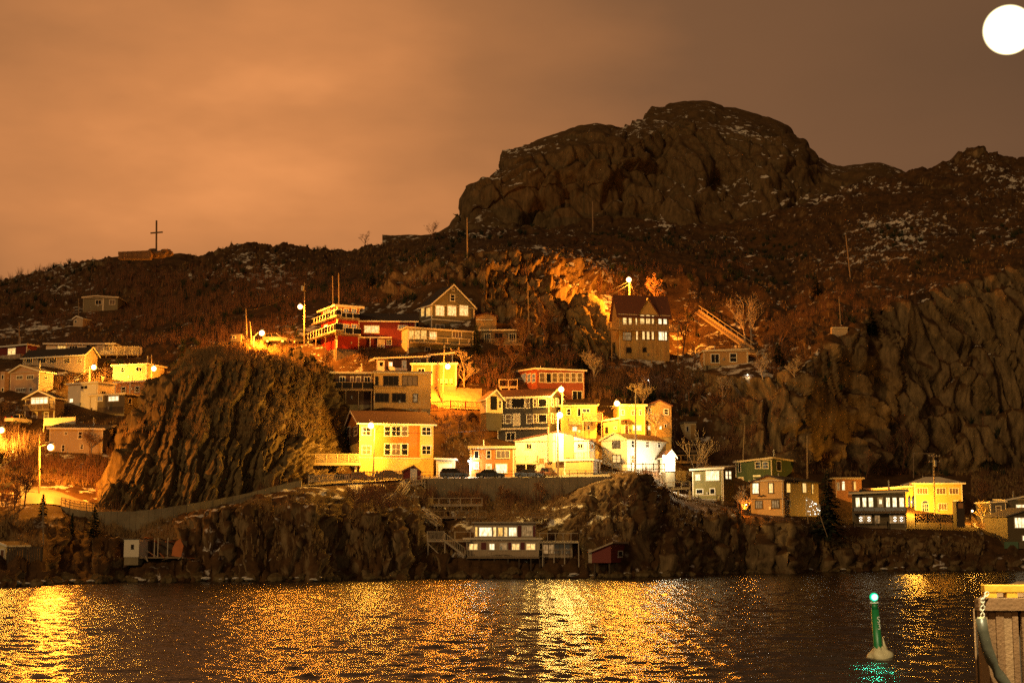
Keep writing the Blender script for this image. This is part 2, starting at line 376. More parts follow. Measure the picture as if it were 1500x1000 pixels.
XS = np.concatenate([np.arange(-420, -20, 14), np.arange(-20, 1520, 2.0), np.arange(1520, 1950, 14)]).astype(float)
HC = {
 -420: [(858, 160), (832, 166), (745, 195), (715, 212), (640, 240), (540, 275), (460, 330), (440, 390)],
 0:    [(856, 164), (831, 168), (744, 196), (716, 212), (640, 240), (540, 275), (460, 330), (409, 390)],
 40:   [(856, 164), (831, 168), (738, 196), (712, 212), (640, 240), (536, 277), (460, 330), (402, 388)],
 80:   [(855, 166), (830, 171), (738, 197), (718, 211), (640, 240), (530, 278), (460, 330), (393, 386)],
 120:  [(853, 170), (826, 178), (748, 198), (733, 208), (645, 239), (530, 279), (458, 330), (384, 384)],
 160:  [(851, 174), (822, 183), (756, 199), (748, 206), (650, 238), (530, 280), (455, 330), (377, 380)],
 200:  [(850, 176), (812, 187), (758, 200), (756, 207), (640, 242), (530, 280), (452, 330), (373, 380)],
 255:  [(850, 176), (795, 186), (752, 201), (750, 208), (640, 246), (520, 282), (450, 330), (372, 380)],
 300:  [(850, 177), (768, 187), (744, 203), (742, 210), (640, 250), (505, 285), (446, 328), (365, 380)],
 360:  [(850, 178), (752, 189), (732, 206), (730, 213), (640, 252), (500, 285), (440, 325), (357, 380)],
 430:  [(849, 180), (752, 191), (714, 210), (711, 218), (640, 250), (502, 280), (440, 320), (363, 380)],
 500:  [(848, 183), (762, 192), (708, 212), (704, 222), (620, 245), (512, 276), (432, 315), (366, 385)],
 560:  [(847, 186), (762, 194), (705, 213), (700, 224), (606, 243), (512, 275), (422, 314), (354, 385)],
 610:  [(846, 189), (762, 199), (702, 214), (698, 226), (600, 248), (500, 278), (398, 308), (350, 385)],
 640:  [(845, 192), (770, 202), (730, 214), (697, 226), (600, 250), (490, 281), (378, 304), (342, 388)],
 720:  [(845, 192), (775, 203), (730, 214), (697, 226), (600, 252), (492, 283), (364, 305), (336, 392)],
 800:  [(845, 192), (778, 203), (730, 214), (697, 228), (600, 255), (505, 286), (376, 310), (330, 398)],
 880:  [(844, 194), (770, 202), (705, 212), (692, 230), (592, 258), (526, 286), (400, 328), (316, 400)],
 930:  [(843, 197), (765, 203), (694, 212), (689, 231), (590, 260), (526, 288), (400, 330), (316, 400)],
 990:  [(841, 205), (795, 210), (735, 222), (715, 234), (625, 262), (530, 290), (400, 335), (324, 400)],
 1040: [(839, 210), (770, 216), (738, 224), (726, 236), (672, 260), (548, 276), (400, 338), (330, 402)],
 1100: [(837, 216), (764, 220), (755, 225), (742, 238), (690, 257), (552, 268), (420, 336), (320, 404)],
 1160: [(836, 219), (766, 223), (756, 227), (744, 241), (692, 256), (548, 266), (430, 334), (305, 406)],
 1220: [(835, 225), (800, 228), (775, 233), (757, 246), (690, 268), (498, 281), (400, 338), (284, 412)],
 1300: [(834, 228), (806, 232), (775, 236), (757, 252), (692, 282), (450, 297), (365, 352), (262, 420)],
 1350: [(834, 230), (806, 233), (775, 237), (757, 255), (692, 285), (437, 302), (350, 355), (248, 420)],
 1430: [(833, 232), (808, 236), (778, 240), (762, 258), (692, 288), (418, 306), (335, 358), (222, 422)],
 1500: [(832, 233), (808, 238), (800, 242), (790, 252), (690, 290), (403, 308), (325, 360), (230, 424)],
 1950: [(832, 235), (810, 240), (802, 244), (790, 256), (680, 290), (430, 312), (340, 364), (250, 430)],
}
NSEG = [16, 52, 28, 60, 66, 50, 64]
def shore_tweak(G, xs):
    p = np.stack([xs / 46., 0 * xs, 0 * xs], -1); n1 = fbm(p, 4, 71) - .5; n2 = fbm(p * 1.7 + 9, 4, 72) - .5
    keep = 1 - sstep(640, 670, xs) * (1 - sstep(955, 985, xs)) * .8
    G[:, 0, 1] += n1 * 13 * keep; G[:, 0, 0] = 780 + 12498 / G[:, 0, 1]
    G[:, 1, 1] += n1 * 11 * keep; G[:, 1, 0] += n2 * 46 * keep
    return G
H0 = loft(HC, NSEG, XS, {'sea': True, 'tweak': shore_tweak, 'b': [(12, -1), (60, -14), (140, -40)]})
BXS = np.arange(128, 545, 1.25)
BC = {
 128: [(752, 204), (750, 205), (748, 206), (744, 208)],
 142: [(752, 203.5), (745, 205), (742, 207), (738, 210)],
 160: [(756, 203), (720, 206), (690, 212), (680, 218)],
 185: [(757, 203), (700, 207), (650, 215), (626, 224)],
 208: [(757, 203.5), (690, 208), (610, 219), (574, 230)],
 238: [(754, 204), (680, 209), (580, 222), (543, 234)],
 256: [(752, 204.5), (675, 210), (560, 224), (524, 237)],
 285: [(746, 205.5), (670, 211), (545, 225), (508, 239)],
 333: [(737, 207.5), (660, 212), (530, 227), (496, 241)],
 386: [(727, 210), (650, 214), (530, 230), (499, 243)],
 424: [(718, 212.5), (645, 217), (540, 234), (507, 245)],
 455: [(710, 216), (650, 222), (560, 237), (523, 248)],
 482: [(706, 220), (650, 228), (585, 240), (541, 250)],
 510: [(705, 225), (660, 234), (620, 243), (575, 252)],
 545: [(702, 232), (670, 240), (650, 246), (640, 252)],
}
B0 = loft(BC, [70, 130, 40], BXS, {'b': [(6, -.5), (16, -5), (30, -14)]}, smooth=5)
PXS = np.concatenate([np.arange(560, 700, 3.0), np.arange(700, 1420, 2.4)])
sky = [(560, 360), (600, 356), (640, 346), (665, 336), (686, 322), (690, 292), (705, 276), (722, 262), (745, 249), (758, 224), (772, 215), (790, 209), (812, 203), (830, 198), (850, 188), (872, 181), (896, 183),
       (915, 189), (930, 180), (945, 170), (968, 158), (990, 150), (1010, 148), (1040, 150), (1060, 157), (1078, 158), (1110, 165), (1135, 175), (1152, 183), (1168, 196), (1180, 208), (1195, 228), (1212, 240), (1235, 246), (1260, 241), (1285, 239), (1305, 246), (1325, 255), (1345, 268), (1420, 300)]
PC = {}
for p, y in sky:
    dn = 440 + 40 * float(sstep(880, 1000, np.array(float(p)))) - 10 * float(sstep(1180, 1260, np.array(float(p))))
    yb = 352 if p < 900 else 352 - 20 * min(1, (p - 900) / 300)
    y = min(y, yb - 3); PC[p] = [(yb + 8, 396), (yb, 400), (yb - (yb - y) * .42, 412 + .25 * (dn - 440)), (yb - (yb - y) * .8, 418 + .55 * (dn - 440)), (y, dn)]
P0 = loft(PC, [3, 55, 55, 34], PXS, {'b': [(14, -1), (50, -12), (110, -60)]}, smooth=2)

def quads_tree(Gs):
    vs = []; fs = []
    for P in Gs:
        nx, ny = P.shape[:2]; b = len(vs); vs += [tuple(q) for q in P.reshape(-1, 3)[:].tolist()]
        idx = b + np.arange(nx * ny).reshape(nx, ny)
        fs += np.stack([idx[:-1, :-1], idx[1:, :-1], idx[1:, 1:], idx[:-1, 1:]], -1).reshape(-1, 4).tolist()
    return BVHTree.FromPolygons(vs, fs)
BASE = quads_tree([H0[::3, ::2], B0[::3, ::2], P0[::3, ::2]])     # smooth ground, before rock relief
def hit(px, py, tree=None, default=260):
    d = ray(px, py).normalized(); h = (tree or BASE).ray_cast(CAM, d)
    return h[0].y if h[0] is not None else default
def hitp(px, py, tree=None): return at(px, py, hit(px, py, tree))

hm = padmask(H0)
k = np.arange(H0.shape[1]); wet = np.where(H0[..., 2] < .6, .5, 1)
roadband = np.ones(H0.shape[:2]); r3 = 1 + NSEG[0] + NSEG[1]; r4 = r3 + NSEG[2]
xin = (XS > 20) & (XS < 625)
roadband[np.ix_(xin, (k >= r3 - 3) & (k <= r4 + 3))] = 0
farm = 1 + .7 * sstep(300, 380, H0[..., 1])
Ha = rockify(H0, 1.5, 4.6, st=.8, mask=hm * roadband * wet * farm, seed=3)
Hb = rockify(H0, 2.6, 9.0, lean=-.30, st=.9, slab=.7, warp=1.25, mask=hm * roadband * wet * (1 + .2 * farm), seed=63)
hx, hy = proj(H0); bl = (sstep(1035, 1075, hx) * (1 - sstep(690, 740, hy)))[..., None]
Hc = rockify(H0, 1.15, 3.0, lean=.42, warp=.55, mask=hm * roadband * wet, seed=83)
cl = sstep(728, 752, hy)[..., None]
H1 = (Ha * (1 - bl) + Hb * bl) * (1 - cl) + Hc * cl
B1 = rockify(B0, 1.2, 3.1, lean=.42, warp=.5, mask=np.ones(B0.shape[:2]) * sstep(0, 6, np.arange(B0.shape[1]))[None, :], seed=13)
P1 = rockify(P0, 3.7, 15.0, lean=-.3, st=.5, slab=.6, fine=.45, mask=(.35 + .65 * sstep(0, 30, np.arange(P0.shape[1])) - .55 * sstep(118, 144, np.arange(P0.shape[1])))[None, :] * np.ones(P0.shape[:2]), seed=23)
gridmesh('hillside', H1, HILLM, kind='structure')
gridmesh('rock_bluff', B1, BLUFFM, kind='structure')
gridmesh('rocky_hill', P1, PEAKM, kind='structure')
TOP = quads_tree([H1[::2, ::2], B1[::2, ::2], P1[::2, ::2]])

# ------------------------------------------------------------------ water
m, nt, N, L, P = newmat('harbour_water')
P.inputs['Base Color'].default_value = (.014, .008, .004, 1); P.inputs['Roughness'].default_value = .17; P.inputs['IOR'].default_value = 1.33; P.inputs['Specular IOR Level'].default_value = .42
tc = N.new('ShaderNodeTexCoord')
def wnoise(sc, st, det, rot, rgh=.55):
    mp = N.new('ShaderNodeMapping'); mp.inputs['Scale'].default_value = (st, 1, 1); mp.inputs['Rotation'].default_value = (0, 0, rot); L.new(tc.outputs['Object'], mp.inputs[0])
    n = N.new('ShaderNodeTexNoise'); n.inputs['Scale'].default_value = sc; n.inputs['Detail'].default_value = det; n.inputs['Roughness'].default_value = rgh; L.new(mp.outputs[0], n.inputs['Vector']); return n.outputs[0]
b1 = N.new('ShaderNodeBump'); b1.inputs['Distance'].default_value = .12; b1.inputs['Strength'].default_value = 1; L.new(wnoise(.62, .55, 3, .12), b1.inputs['Height'])
b2 = N.new('ShaderNodeBump'); b2.inputs['Distance'].default_value = .09; b2.inputs['Strength'].default_value = 1; L.new(wnoise(2.4, .6, 4, -.2, .6), b2.inputs['Height']); L.new(b1.outputs[0], b2.inputs['Normal'])
L.new(b2.outputs[0], P.inputs['Normal'])
WATERM = m
q = MB().add([(-900, -150, -.35), (900, -150, -.35), (900, 900, -.35), (-900, 900, -.35)], [(0, 1, 2, 3)])
wo = q.build('water', WATERM, kind='structure')
pyw = np.linspace(830.5, 1075, 640); Dw = CAMH / np.tan(np.arctan((pyw - 500) / FPX) - PITCH)
xw = np.concatenate([np.linspace(-900, -90, 90, endpoint=False), np.linspace(-90, 1590, 760), np.linspace(1590, 2400, 90)[1:]])
DX = ((xw - 750) / FPX)[:, None] * Dw[None, :] / (CP - SP * (-(pyw - 500) / FPX))[None, :]; DY = np.repeat(Dw[None, :], len(xw), 0)
rgw = np.random.default_rng(5); WZ = np.zeros_like(DX)
for lam, amp, cnt in ((7.5, .036, 5), (3.2, .034, 7), (1.6, .026, 9), (.8, .015, 10)):
    for i_ in range(cnt):
        l_ = lam * rgw.uniform(.75, 1.3); th = rgw.normal(0, .55) + .25; k_ = 2 * math.pi / l_
        ph = k_ * (DX * math.sin(th) + DY * math.cos(th)) + rgw.uniform(0, 6.28) + 2.5 * vnoise(np.stack([DX / (l_ * 3), DY / (l_ * 3), 0 * DX + i_], -1), i_)
        res = np.clip(l_ / (2.2 * np.gradient(Dw)[None, :] * -1 + 1e-6), 0, 1) if False else 1
        WZ += amp * (1 - np.abs(np.sin(ph / 2)) * 2 + .27) / math.sqrt(cnt) * 1.3
gust = .55 + .8 * fbm(np.stack([DX / 22, DY / 40, 0 * DX], -1), 3, 91)
WG_ = np.stack([DX, DY, WZ * gust], -1)
wo2 = gridmesh('water_surface', WG_, WATERM, kind='structure'); wo2.data.polygons.foreach_set('use_smooth', [True] * len(wo2.data.polygons))
# ------------------------------------------------------------------ houses
KIND = {'d': GLASS, 'c': CURT, 'l': LITW, 'y': LITY, 'b': LITB, 'm': LITD}
HOUSES = []
class House:
    """front facade spans xa..xb (photo px) with its foot on row yb; yaw > 0 shows the left side, < 0 the right side"""
    def __init__(s, name, label, xa, xb, yb, yt, wall, yaw=0.0, depth=8.0, xs=None, D=None, fwd=.4, cat='house', group=None, found=2.5, foundm=None):
        a = R(yaw); s.yaw = a
        if D is None: D = hit((xa + xb) / 2, yb) - fwd
        s.n = Vector((math.sin(a), -math.cos(a), 0)); s.U = Vector((math.cos(a), math.sin(a), 0)); s.B = -s.n; s.Z = Vector((0, 0, 1))
        xc = xa if yaw > 0 else xb
        Pc = at(xc, yb, D); s.Pc = Pc
        A = rayplane(xa, yb, Pc, s.n); Bp = rayplane(xb, yb, Pc, s.n)
        ua = (A - Pc).dot(s.U); ub = (Bp - Pc).dot(s.U)
        s.w = ub - ua; s.O = Pc + s.U * ua
        s.h = rayplane(xc, yt, Pc, s.n).z - Pc.z
        if xs is not None:
            sn = s.U if yaw <= 0 else -s.U
            sp = s.O + (s.U * s.w if yaw <= 0 else Vector())
            d = (rayplane(xs, yb, sp, sn) - sp).dot(s.B); depth = max(2.5, min(22, d))
        s.d = depth; s.wallm = wall; s.D = D; s.right = yaw <= 0
        HOUSES.append(s); s.root = empty(name, s.O + s.U * (s.w / 2), a, label, cat, group)
        s.found = found; s.foundm = foundm or CONC
        if found: 
            e = .06; m = MB().obox(s.P(e, -found, e), s.U * (s.w - 2 * e), s.B * (s.d - 2 * e), s.Z * (found + .02)); m.build('foundation', s.foundm, s.root)
    def P(s, u, v, d=0.0): return s.O + s.U * u + s.Z * v + s.B * d
    def f(s, x, y):
        q = rayplane(x, y, s.O, s.n) - s.O; return q.dot(s.U), q.z
    def g(s, x, y):    # visible side: distance back, height
        sn = s.U if s.right else -s.U; sp = s.O + (s.U * s.w if s.right else Vector())
        q = rayplane(x, y, sp, sn) - sp; return q.dot(s.B), q.z
    def trimmings(s, k):
        e = .06; u = s.w - .22 if k % 2 else .16
        MB().tube([s.P(u, .1, -e), s.P(u, s.h - .05, -e)], .05, 6).build('downpipe', CREAMT, s.root)
        MB().tube([s.P(-.2, s.h - .04, -.22), s.P(s.w + .2, s.h - .04, -.22)], .065, 6).build('gutter', CREAMT, s.root)
        if k % 3 == 0: MB().tube([s.P(s.w * .7, s.h, s.d * .6), s.P(s.w * .7, s.h + 2.2, s.d * .6)], [.14, .14], 8).build('flue_pipe', STEEL, s.root)
        if k % 3 == 1: MB().tube([s.P(s.w * .3, s.h, s.d * .5), s.P(s.w * .3, s.h + 1.5, s.d * .5)], [.1, .1], 8).build('flue_pipe', STEEL, s.root)
        MB().obox(s.P(s.w * .5 + (k % 5 - 2) * .3, 1.0, -.14), s.U * .3, s.B * .13, s.Z * .45).build('meter_box', STEEL, s.root)
    def part(s, m, name, mat, parent=None, **kw): return m.build(name, mat, parent or s.root, **kw)
    # bodies and roofs
    def slab(s, fl=0., fr=0., bl=0., br=0., over=.35, th=.22, roof=None, fascia=WHITE):
        h = s.h; w, d = s.w, s.d
        s.part(MB().hexa([s.P(0, 0), s.P(w, 0), s.P(w, 0, d), s.P(0, 0, d), s.P(0, h + fl), s.P(w, h + fr), s.P(w, h + br, d), s.P(0, h + bl, d)]), 'wall', s.wallm)
        def z(u, q):
            a, b = u / w, q / d; return h + (fl * (1 - a) + fr * a) * (1 - b) + (bl * (1 - a) + br * a) * b
        cs = [(-over, -over), (w + over, -over), (w + over, d + over), (-over, d + over)]
        r = s.part(MB().hexa([s.P(u, z(u, q) + .01, q) for u, q in cs] + [s.P(u, z(u, q) + th, q) for u, q in cs]), 'roof', roof or ROOFD)
        if fascia:
            m = MB(); o2 = over + .03
            for (a, b) in (((-o2, -o2), (w + o2, -o2)), ((w + o2, -o2), (w + o2, d + o2)), ((-o2, d + o2), (-o2, -o2))):
                m.bar(s.P(a[0], z(*a) + th * .5, a[1]), s.P(b[0], z(*b) + th * .5, b[1]), .06, th + .06)
            s.part(m, 'fascia', fascia, r)
    def gable(s, ua, za, hl=None, hr=None, over=.4, th=.2, roof=None, fascia=WHITE, back=None):
        """ridge runs back from the front facade"""
        w, d, h = s.w, s.d, s.h; hl = h if hl is None else hl; hr = h if hr is None else hr
        pr = [s.P(0, 0), s.P(w, 0), s.P(w, hr), s.P(ua, za), s.P(0, hl)]
        s.part(MB().prism(pr, s.B * d), 'wall', s.wallm)
        sl = (za - hl) / ua; sr = (za - hr) / (w - ua); m = MB(); L0 = s.B * (d + 2 * over); fr = -s.B * over; t = s.Z * th; e = s.Z * .012
        A = s.P(-over, hl - sl * over); T = s.P(ua, za); C = s.P(w + over, hr - sr * over)
        m.obox(A + fr + e, T - A, L0, t); m.obox(T + fr + e, C - T, L0, t)
        r = s.part(m, 'roof', roof or ROOFD)
        if fascia:
            m = MB(); f2 = -s.B * (over + .03)
            m.obox(A + f2, T - A, s.B * -.05, t + s.Z * .08); m.obox(T + f2, C - T, s.B * -.05, t + s.Z * .08)
            if s.right: m.obox(C + f2 + s.U * .01, L0, s.U * .05, t)
            else: m.obox(A + f2 - s.U * .01, L0, s.U * -.05, t)
            s.part(m, 'fascia', fascia, r)
    def eave(s, rise, over=.4, th=.2, roof=None, fascia=WHITE, mid=.5, hip=0.0):
        """ridge runs along the front facade"""
        w, d, h = s.w, s.d, s.h; k = d * mid
        if hip:
            s.part(MB().obox(s.P(0, 0), s.U * w, s.B * d, s.Z * h), 'wall', s.wallm)
            o = over; pts = [s.P(-o, h, -o), s.P(w + o, h, -o), s.P(w + o, h, d + o), s.P(-o, h, d + o), s.P(hip, h + rise, k), s.P(w - hip, h + rise, k)]
            low = [p - s.Z * th for p in pts[:4]]
            m = MB().add(pts + low, [(0, 1, 5, 4), (1, 2, 5), (2, 3, 4, 5), (3, 0, 4), (6, 7, 1, 0), (7, 8, 2, 1), (8, 9, 3, 2), (9, 6, 0, 3), (9, 8, 7, 6)])
            r = s.part(m, 'roof', roof or ROOFD)
            if fascia:
                m = MB(); o2 = o + .03
                for a, b in (((-o2, -o2), (w + o2, -o2)), ((w + o2, -o2), (w + o2, d + o2)), ((-o2, -o2), (-o2, d + o2))):
                    m.bar(s.P(a[0], h - th / 2, a[1]), s.P(b[0], h - th / 2, b[1]), .06, th + .05)
                s.part(m, 'fascia', fascia, r)
            return
        pr = [s.P(0, 0), s.P(0, 0, d), s.P(0, h, d), s.P(0, h + rise, k), s.P(0, h)]
        s.part(MB().prism(pr, s.U * w), 'wall', s.wallm)
        s1 = rise / k; s2 = rise / (d - k); m = MB(); L0 = s.U * (w + 2 * over); t = s.Z * th; e = s.Z * .012
        A = s.P(-over, h - s1 * over, -over); T = s.P(-over, h + rise, k); C = s.P(-over, h - s2 * over, d + over)
        m.obox(A + e, T - A, L0, t); m.obox(T + e, C - T, L0, t)
        r = s.part(m, 'roof', roof or ROOFD)
        if fascia:
            m = MB(); m.obox(A + s.B * -.05, L0, s.B * .045, t + s.Z * .05)
            q = s.U * -.05 if not s.right else L0
            m.obox(A + q, T - A, s.U * .05, t + s.Z * .06); m.obox(T + q, C - T, s.U * .05, t + s.Z * .06)
            s.part(m, 'fascia', fascia, r)
    # details
    def frame(s, side):
        if side == 'f': return s.O, s.U, s.n
        return (s.O + s.U * s.w, s.B, s.U) if s.right else (s.O, s.B, -s.U)
    def rect(s, side, x0, y0, x1, y1):
        fn = s.f if side == 'f' else s.g; xm = (x0 + x1) / 2; ym = (y0 + y1) / 2
        a0, a1 = fn(x0, ym)[0], fn(x1, ym)[0]; v1, v0 = fn(xm, y0)[1], fn(xm, y1)[1]
        return min(a0, a1), max(a0, a1), v0, v1
    def win(s, x0, y0, x1, y1, kind='d', nx=1, ny=1, side='f', trim=WHITE, name='window', tw=None, arch=False, off=0.0):
        O, A, n = s.frame(side); O = O + n * off
        a0, a1, v0, v1 = s.rect(side, x0, y0, x1, y1); Z = s.Z
        tw = tw or max(.06, min(.13, (a1 - a0) * .16, (v1 - v0) * .16)); m = MB(); e = .003
        def bx(p0, p1, q0, q1, t): m.obox(O + A * p0 + Z * q0 + n * e, A * (p1 - p0), Z * (q1 - q0), n * t)
        bx(a0, a0 + tw, v0 + tw, v1 - tw, .07); bx(a1 - tw, a1, v0 + tw, v1 - tw, .07); bx(a0, a1, v1 - tw, v1, .075); bx(a0 - .04, a1 + .04, v0, v0 + tw, .10)
        mw = max(.045, tw * .55); ia, ib, ic, id_ = a0 + tw, a1 - tw, v0 + tw, v1 - tw
        for i in range(1, nx): c = ia + (ib - ia) * i / nx; bx(c - mw / 2, c + mw / 2, ic, id_, .055)
        for i in range(1, ny): c = ic + (id_ - ic) * i / ny; bx(ia, ib, c - mw / 2, c + mw / 2, .05)
        if arch:
            r = (a1 - a0) / 2; c = (a0 + a1) / 2; pts = [O + A * (c + r * math.cos(t)) + Z * (v1 + r * .8 * math.sin(t)) + n * .04 for t in np.linspace(0, math.pi, 9)]
            for i in range(8): m.bar(pts[i], pts[i + 1], .08, .08)
        f = m.build(name, trim, s.root)
        pm = MB().obox(O + A * ia + Z * ic + n * e, A * (ib - ia), Z * (id_ - ic), n * .02)
        if arch: pm.prism([O + A * (c + (r - .05) * math.cos(t)) + Z * (v1 - .01 + (r - .05) * .8 * math.sin(t)) + n * e for t in np.linspace(0, math.pi, 9)], n * .02)
        pm.build('pane', KIND[kind] if isinstance(kind, str) else kind, f)
        return f
    def wins(s, lst, y0, y1, kind='d', **kw):
        for q in lst: s.win(q[0], y0, q[1], y1, q[2] if len(q) > 2 else kind, **kw)
    def door(s, x0, y0, x1, y1, col, side='f', trim=WHITE, lite=None):
        O, A, n = s.frame(side); a0, a1, v0, v1 = s.rect(side, x0, y0, x1, y1); Z = s.Z
        f = MB().obox(O + A * a0 + Z * v0 + n * .003, A * (a1 - a0), Z * (v1 - v0), n * .05).build('door', col, s.root)
        m = MB(); t = .1
        m.obox(O + A * (a0 - t) + Z * v0 + n * .003, A * t, Z * (v1 - v0), n * .08); m.obox(O + A * a1 + Z * v0 + n * .003, A * t, Z * (v1 - v0), n * .08); m.obox(O + A * (a0 - t) + Z * v1 + n * .003, A * (a1 - a0 + 2 * t), Z * t, n * .085)
        m.build('frame', trim, f)
        MB().ball(O + A * (a0 + .15) + Z * (v0 + (v1 - v0) * .45) + n * .09, .045, 6, 4).build('handle', STEEL, f)
        if lite: MB().obox(O + A * (a0 + (a1 - a0) * .2) + Z * (v0 + (v1 - v0) * .55) + n * .054, A * (a1 - a0) * .6, Z * (v1 - v0) * .35, n * .01).build('pane', KIND[lite], f)
        return f
    def corners(s, mat=WHITE, wd=.16, tops=None):
        tl, tr = tops or (s.h, s.h); m = MB(); e = .025
        MB().obox(s.P(-e, 0, -e), s.U * wd, s.B * wd, s.Z * tl).build('corner_board', mat, s.root)
        MB().obox(s.P(s.w - wd + e, 0, -e), s.U * wd, s.B * wd, s.Z * tr).build('corner_board', mat, s.root)
    def band(s, y0, y1, mat=WHITE, side='f', x0=None, x1=None, t=.05, name='belt_board'):
        O, A, n = s.frame(side); L0 = s.w if side == 'f' else s.d
        xm = (x0 + x1) / 2 if x0 is not None else (proj(O + A * L0 / 2)[0])
        fn = s.f if side == 'f' else s.g; v1 = fn(xm, y0)[1]; v0 = fn(xm, y1)[1]
        a0, a1 = (0, L0) if x0 is None else sorted((fn(x0, y0)[0], fn(x1, y0)[0]))
        return MB().obox(O + A * a0 + s.Z * v0 + n * .003, A * (a1 - a0), s.Z * (v1 - v0), n * t).build(name, mat, s.root)
    def panel(s, x0, y0, x1, y1, mat, side='f', t=.04, name='wall_panel'):
        O, A, n = s.frame(side); a0, a1, v0, v1 = s.rect(side, x0, y0, x1, y1)
        return MB().obox(O + A * a0 + s.Z * v0 + n * .002, A * (a1 - a0), s.Z * (v1 - v0), n * t).build(name, mat, s.root)
    def balcony(s, x0, x1, yrail, yfloor, proj_=1.6, mat=WOODP, legs=None, pick=.22, side='f', glass=None, floor=WOOD, post=1.6):
        """platform sticking out of a facade with a railing round three sides"""
        O, A, n = s.frame(side); 
        O2 = O + n * proj_; fn = lambda x, y: (lambda q: (q.dot(A), q.z))(rayplane(x, y, O2, n) - O2)
        xm = (x0 + x1) / 2; a0, a1 = sorted((fn(x0, yfloor)[0], fn(x1, yfloor)[0])); vf = fn(xm, yfloor)[1]; vr = fn(xm, yrail)[1]
        Z = s.Z; b = MB().obox(O + A * a0 + Z * (vf - .2) + n * .02, A * (a1 - a0), n * (proj_ - .02), Z * .2).build('deck', floor, s.root)
        p = [O + A * a0 + n * .1, O2 + A * a0 - n * .05, O2 + A * a1 - n * .05, O + A * a1 + n * .1]
        for i in range(3): rail_run(p[i] + Z * vf, p[i + 1] + Z * vf, vr - vf, mat, b, pick, glass, post)
        if legs:
            for t in np.linspace(.03, .97, legs):
                MB().obox(O2 + A * (a0 + (a1 - a0) * t - .07) - n * .2 + Z * (vf - .2), A * .14, n * .14, Z * -(max(.5, vf + s.found - .3))).build('deck_post', floor, b)
        return b
def rail_run(p, q, h, mat, parent, pick=.22, glass=None, post=1.6, name='railing'):
    p = Vector(p); q = Vector(q); L0 = (q - p).length
    if L0 < .05: return
    Z = Vector((0, 0, 1)); m = MB(); np_ = max(1, int(round(L0 / post)))
    for i in range(np_ + 1): c = p.lerp(q, i / np_); m.obox(c - Vector((.05, .05, 0)), (.1, 0, 0), (0, .1, 0), Z * (h + .06))
    m.bar(p + Z * h, q + Z * h, .1, .08); m.bar(p + Z * .12, q + Z * .12, .06, .07)
    r = m.build(name, mat, parent)
    if glass: MB().obox(p + Z * .16, q - p, Vector((0, .02, 0)), Z * (h - .2)).build('glass_panel', glass, r)
    elif pick:
        m = MB(); k = max(1, int(L0 / pick))
        for i in range(k): c = p.lerp(q, (i + .5) / k); m.obox(c - Vector((.025, .02, 0)) + Z * .12, (.06, 0, 0), (0, .04, 0), Z * (h - .16))
        if k > 1: m.build('pickets', mat, r, kind='stuff')
    return r

def wallc(name, col, siding=.14, rough=.6, var=.24): return paint(name, col, rough, var, .55, siding=siding)
W = dict(
 white=wallc('white_clapboard', (.72, .67, .56)), pale=wallc('pale_clapboard', (.44, .34, .23)), pink=wallc('dusty_pink_clapboard', (.46, .31, .22)), cream=wallc('cream_clapboard', (.64, .52, .30)),
 yellow=wallc('yellow_clapboard', (.66, .45, .13)), orange=wallc('orange_clapboard', (.52, .24, .08)), red=wallc('red_clapboard', (.28, .018, .014)), rust=wallc('rust_orange_clapboard', (.44, .16, .03)), dred=wallc('dark_red_clapboard', (.17, .022, .018)),
 brown=wallc('dark_brown_clapboard', (.085, .045, .03)), green=wallc('olive_green_clapboard', (.16, .135, .04)), dgreen=wallc('dark_green_clapboard', (.045, .085, .035)), grey=wallc('grey_green_clapboard', (.18, .155, .095)),
 slate=wallc('dark_slate_clapboard', (.045, .042, .042)), tan=wallc('tan_clapboard', (.36, .22, .09)), brick=wallc('brick_red_clapboard', (.28, .07, .035)), blue=wallc('blue_grey_clapboard', (.10, .10, .105)), ochre=wallc('ochre_clapboard', (.44, .28, .10)), olivegrey=wallc('olive_grey_clapboard', (.135, .105, .058)))
REDP = paint('dark_red_shutter_paint', (.13, .02, .018), .5, .15); BRND = paint('brown_door_paint', (.10, .04, .025), .5, .15)

# --- left cluster
h = House('red_house', 'dark red flat-roofed house with one lit window at the left picture edge', -24, 38.5, 527, 505.5, W['dred'], -30, xs=48)
h.slab(roof=ROOFG); h.corners(); h.win(11.5, 509.5, 23.5, 520, 'l', 2); h.win(-12, 510, -2, 520, 'y', 2); h.win(40.5, 511, 44, 517, 'd', side='s')
h.balcony(-20, 30, 521, 526, 1.2, CREAMT)
h = House('long_house', 'long low white house with open carport highest in the left cluster', 67, 166, 520, 504.5, W['white'], 0, 7)
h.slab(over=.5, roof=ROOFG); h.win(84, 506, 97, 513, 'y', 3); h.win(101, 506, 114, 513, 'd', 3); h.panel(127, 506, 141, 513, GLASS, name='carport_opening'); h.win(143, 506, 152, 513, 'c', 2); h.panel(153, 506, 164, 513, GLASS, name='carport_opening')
h.balcony(138, 204, 507.5, 519, 2.0, CREAMT, legs=5, pick=.16)
h = House('row_house', 'long pale row house with dark roof and five shuttered windows', 33, 123.5, 545, 519, W['pale'], -22, xs=142)
h.eave(1.5); h.corners(CREAMT)
for a, b in ((38, 48), (55.5, 67.5), (72.5, 83), (93.5, 103), (113, 120)): h.win(a, 524, b, 532.5, 'd', 3, trim=CREAMT)
h = House('pink_house', 'two-storey pinkish gabled house at the left picture edge', 14, 56, 579, 544, W['pink'], -25, xs=77)
ua, za = h.f(32, 536); h.gable(ua, za, roof=ROOFG); h.corners()
for q in ((24, 549.5, 34, 556), (39, 549, 50, 556)): h.win(*q, 'd', 4)
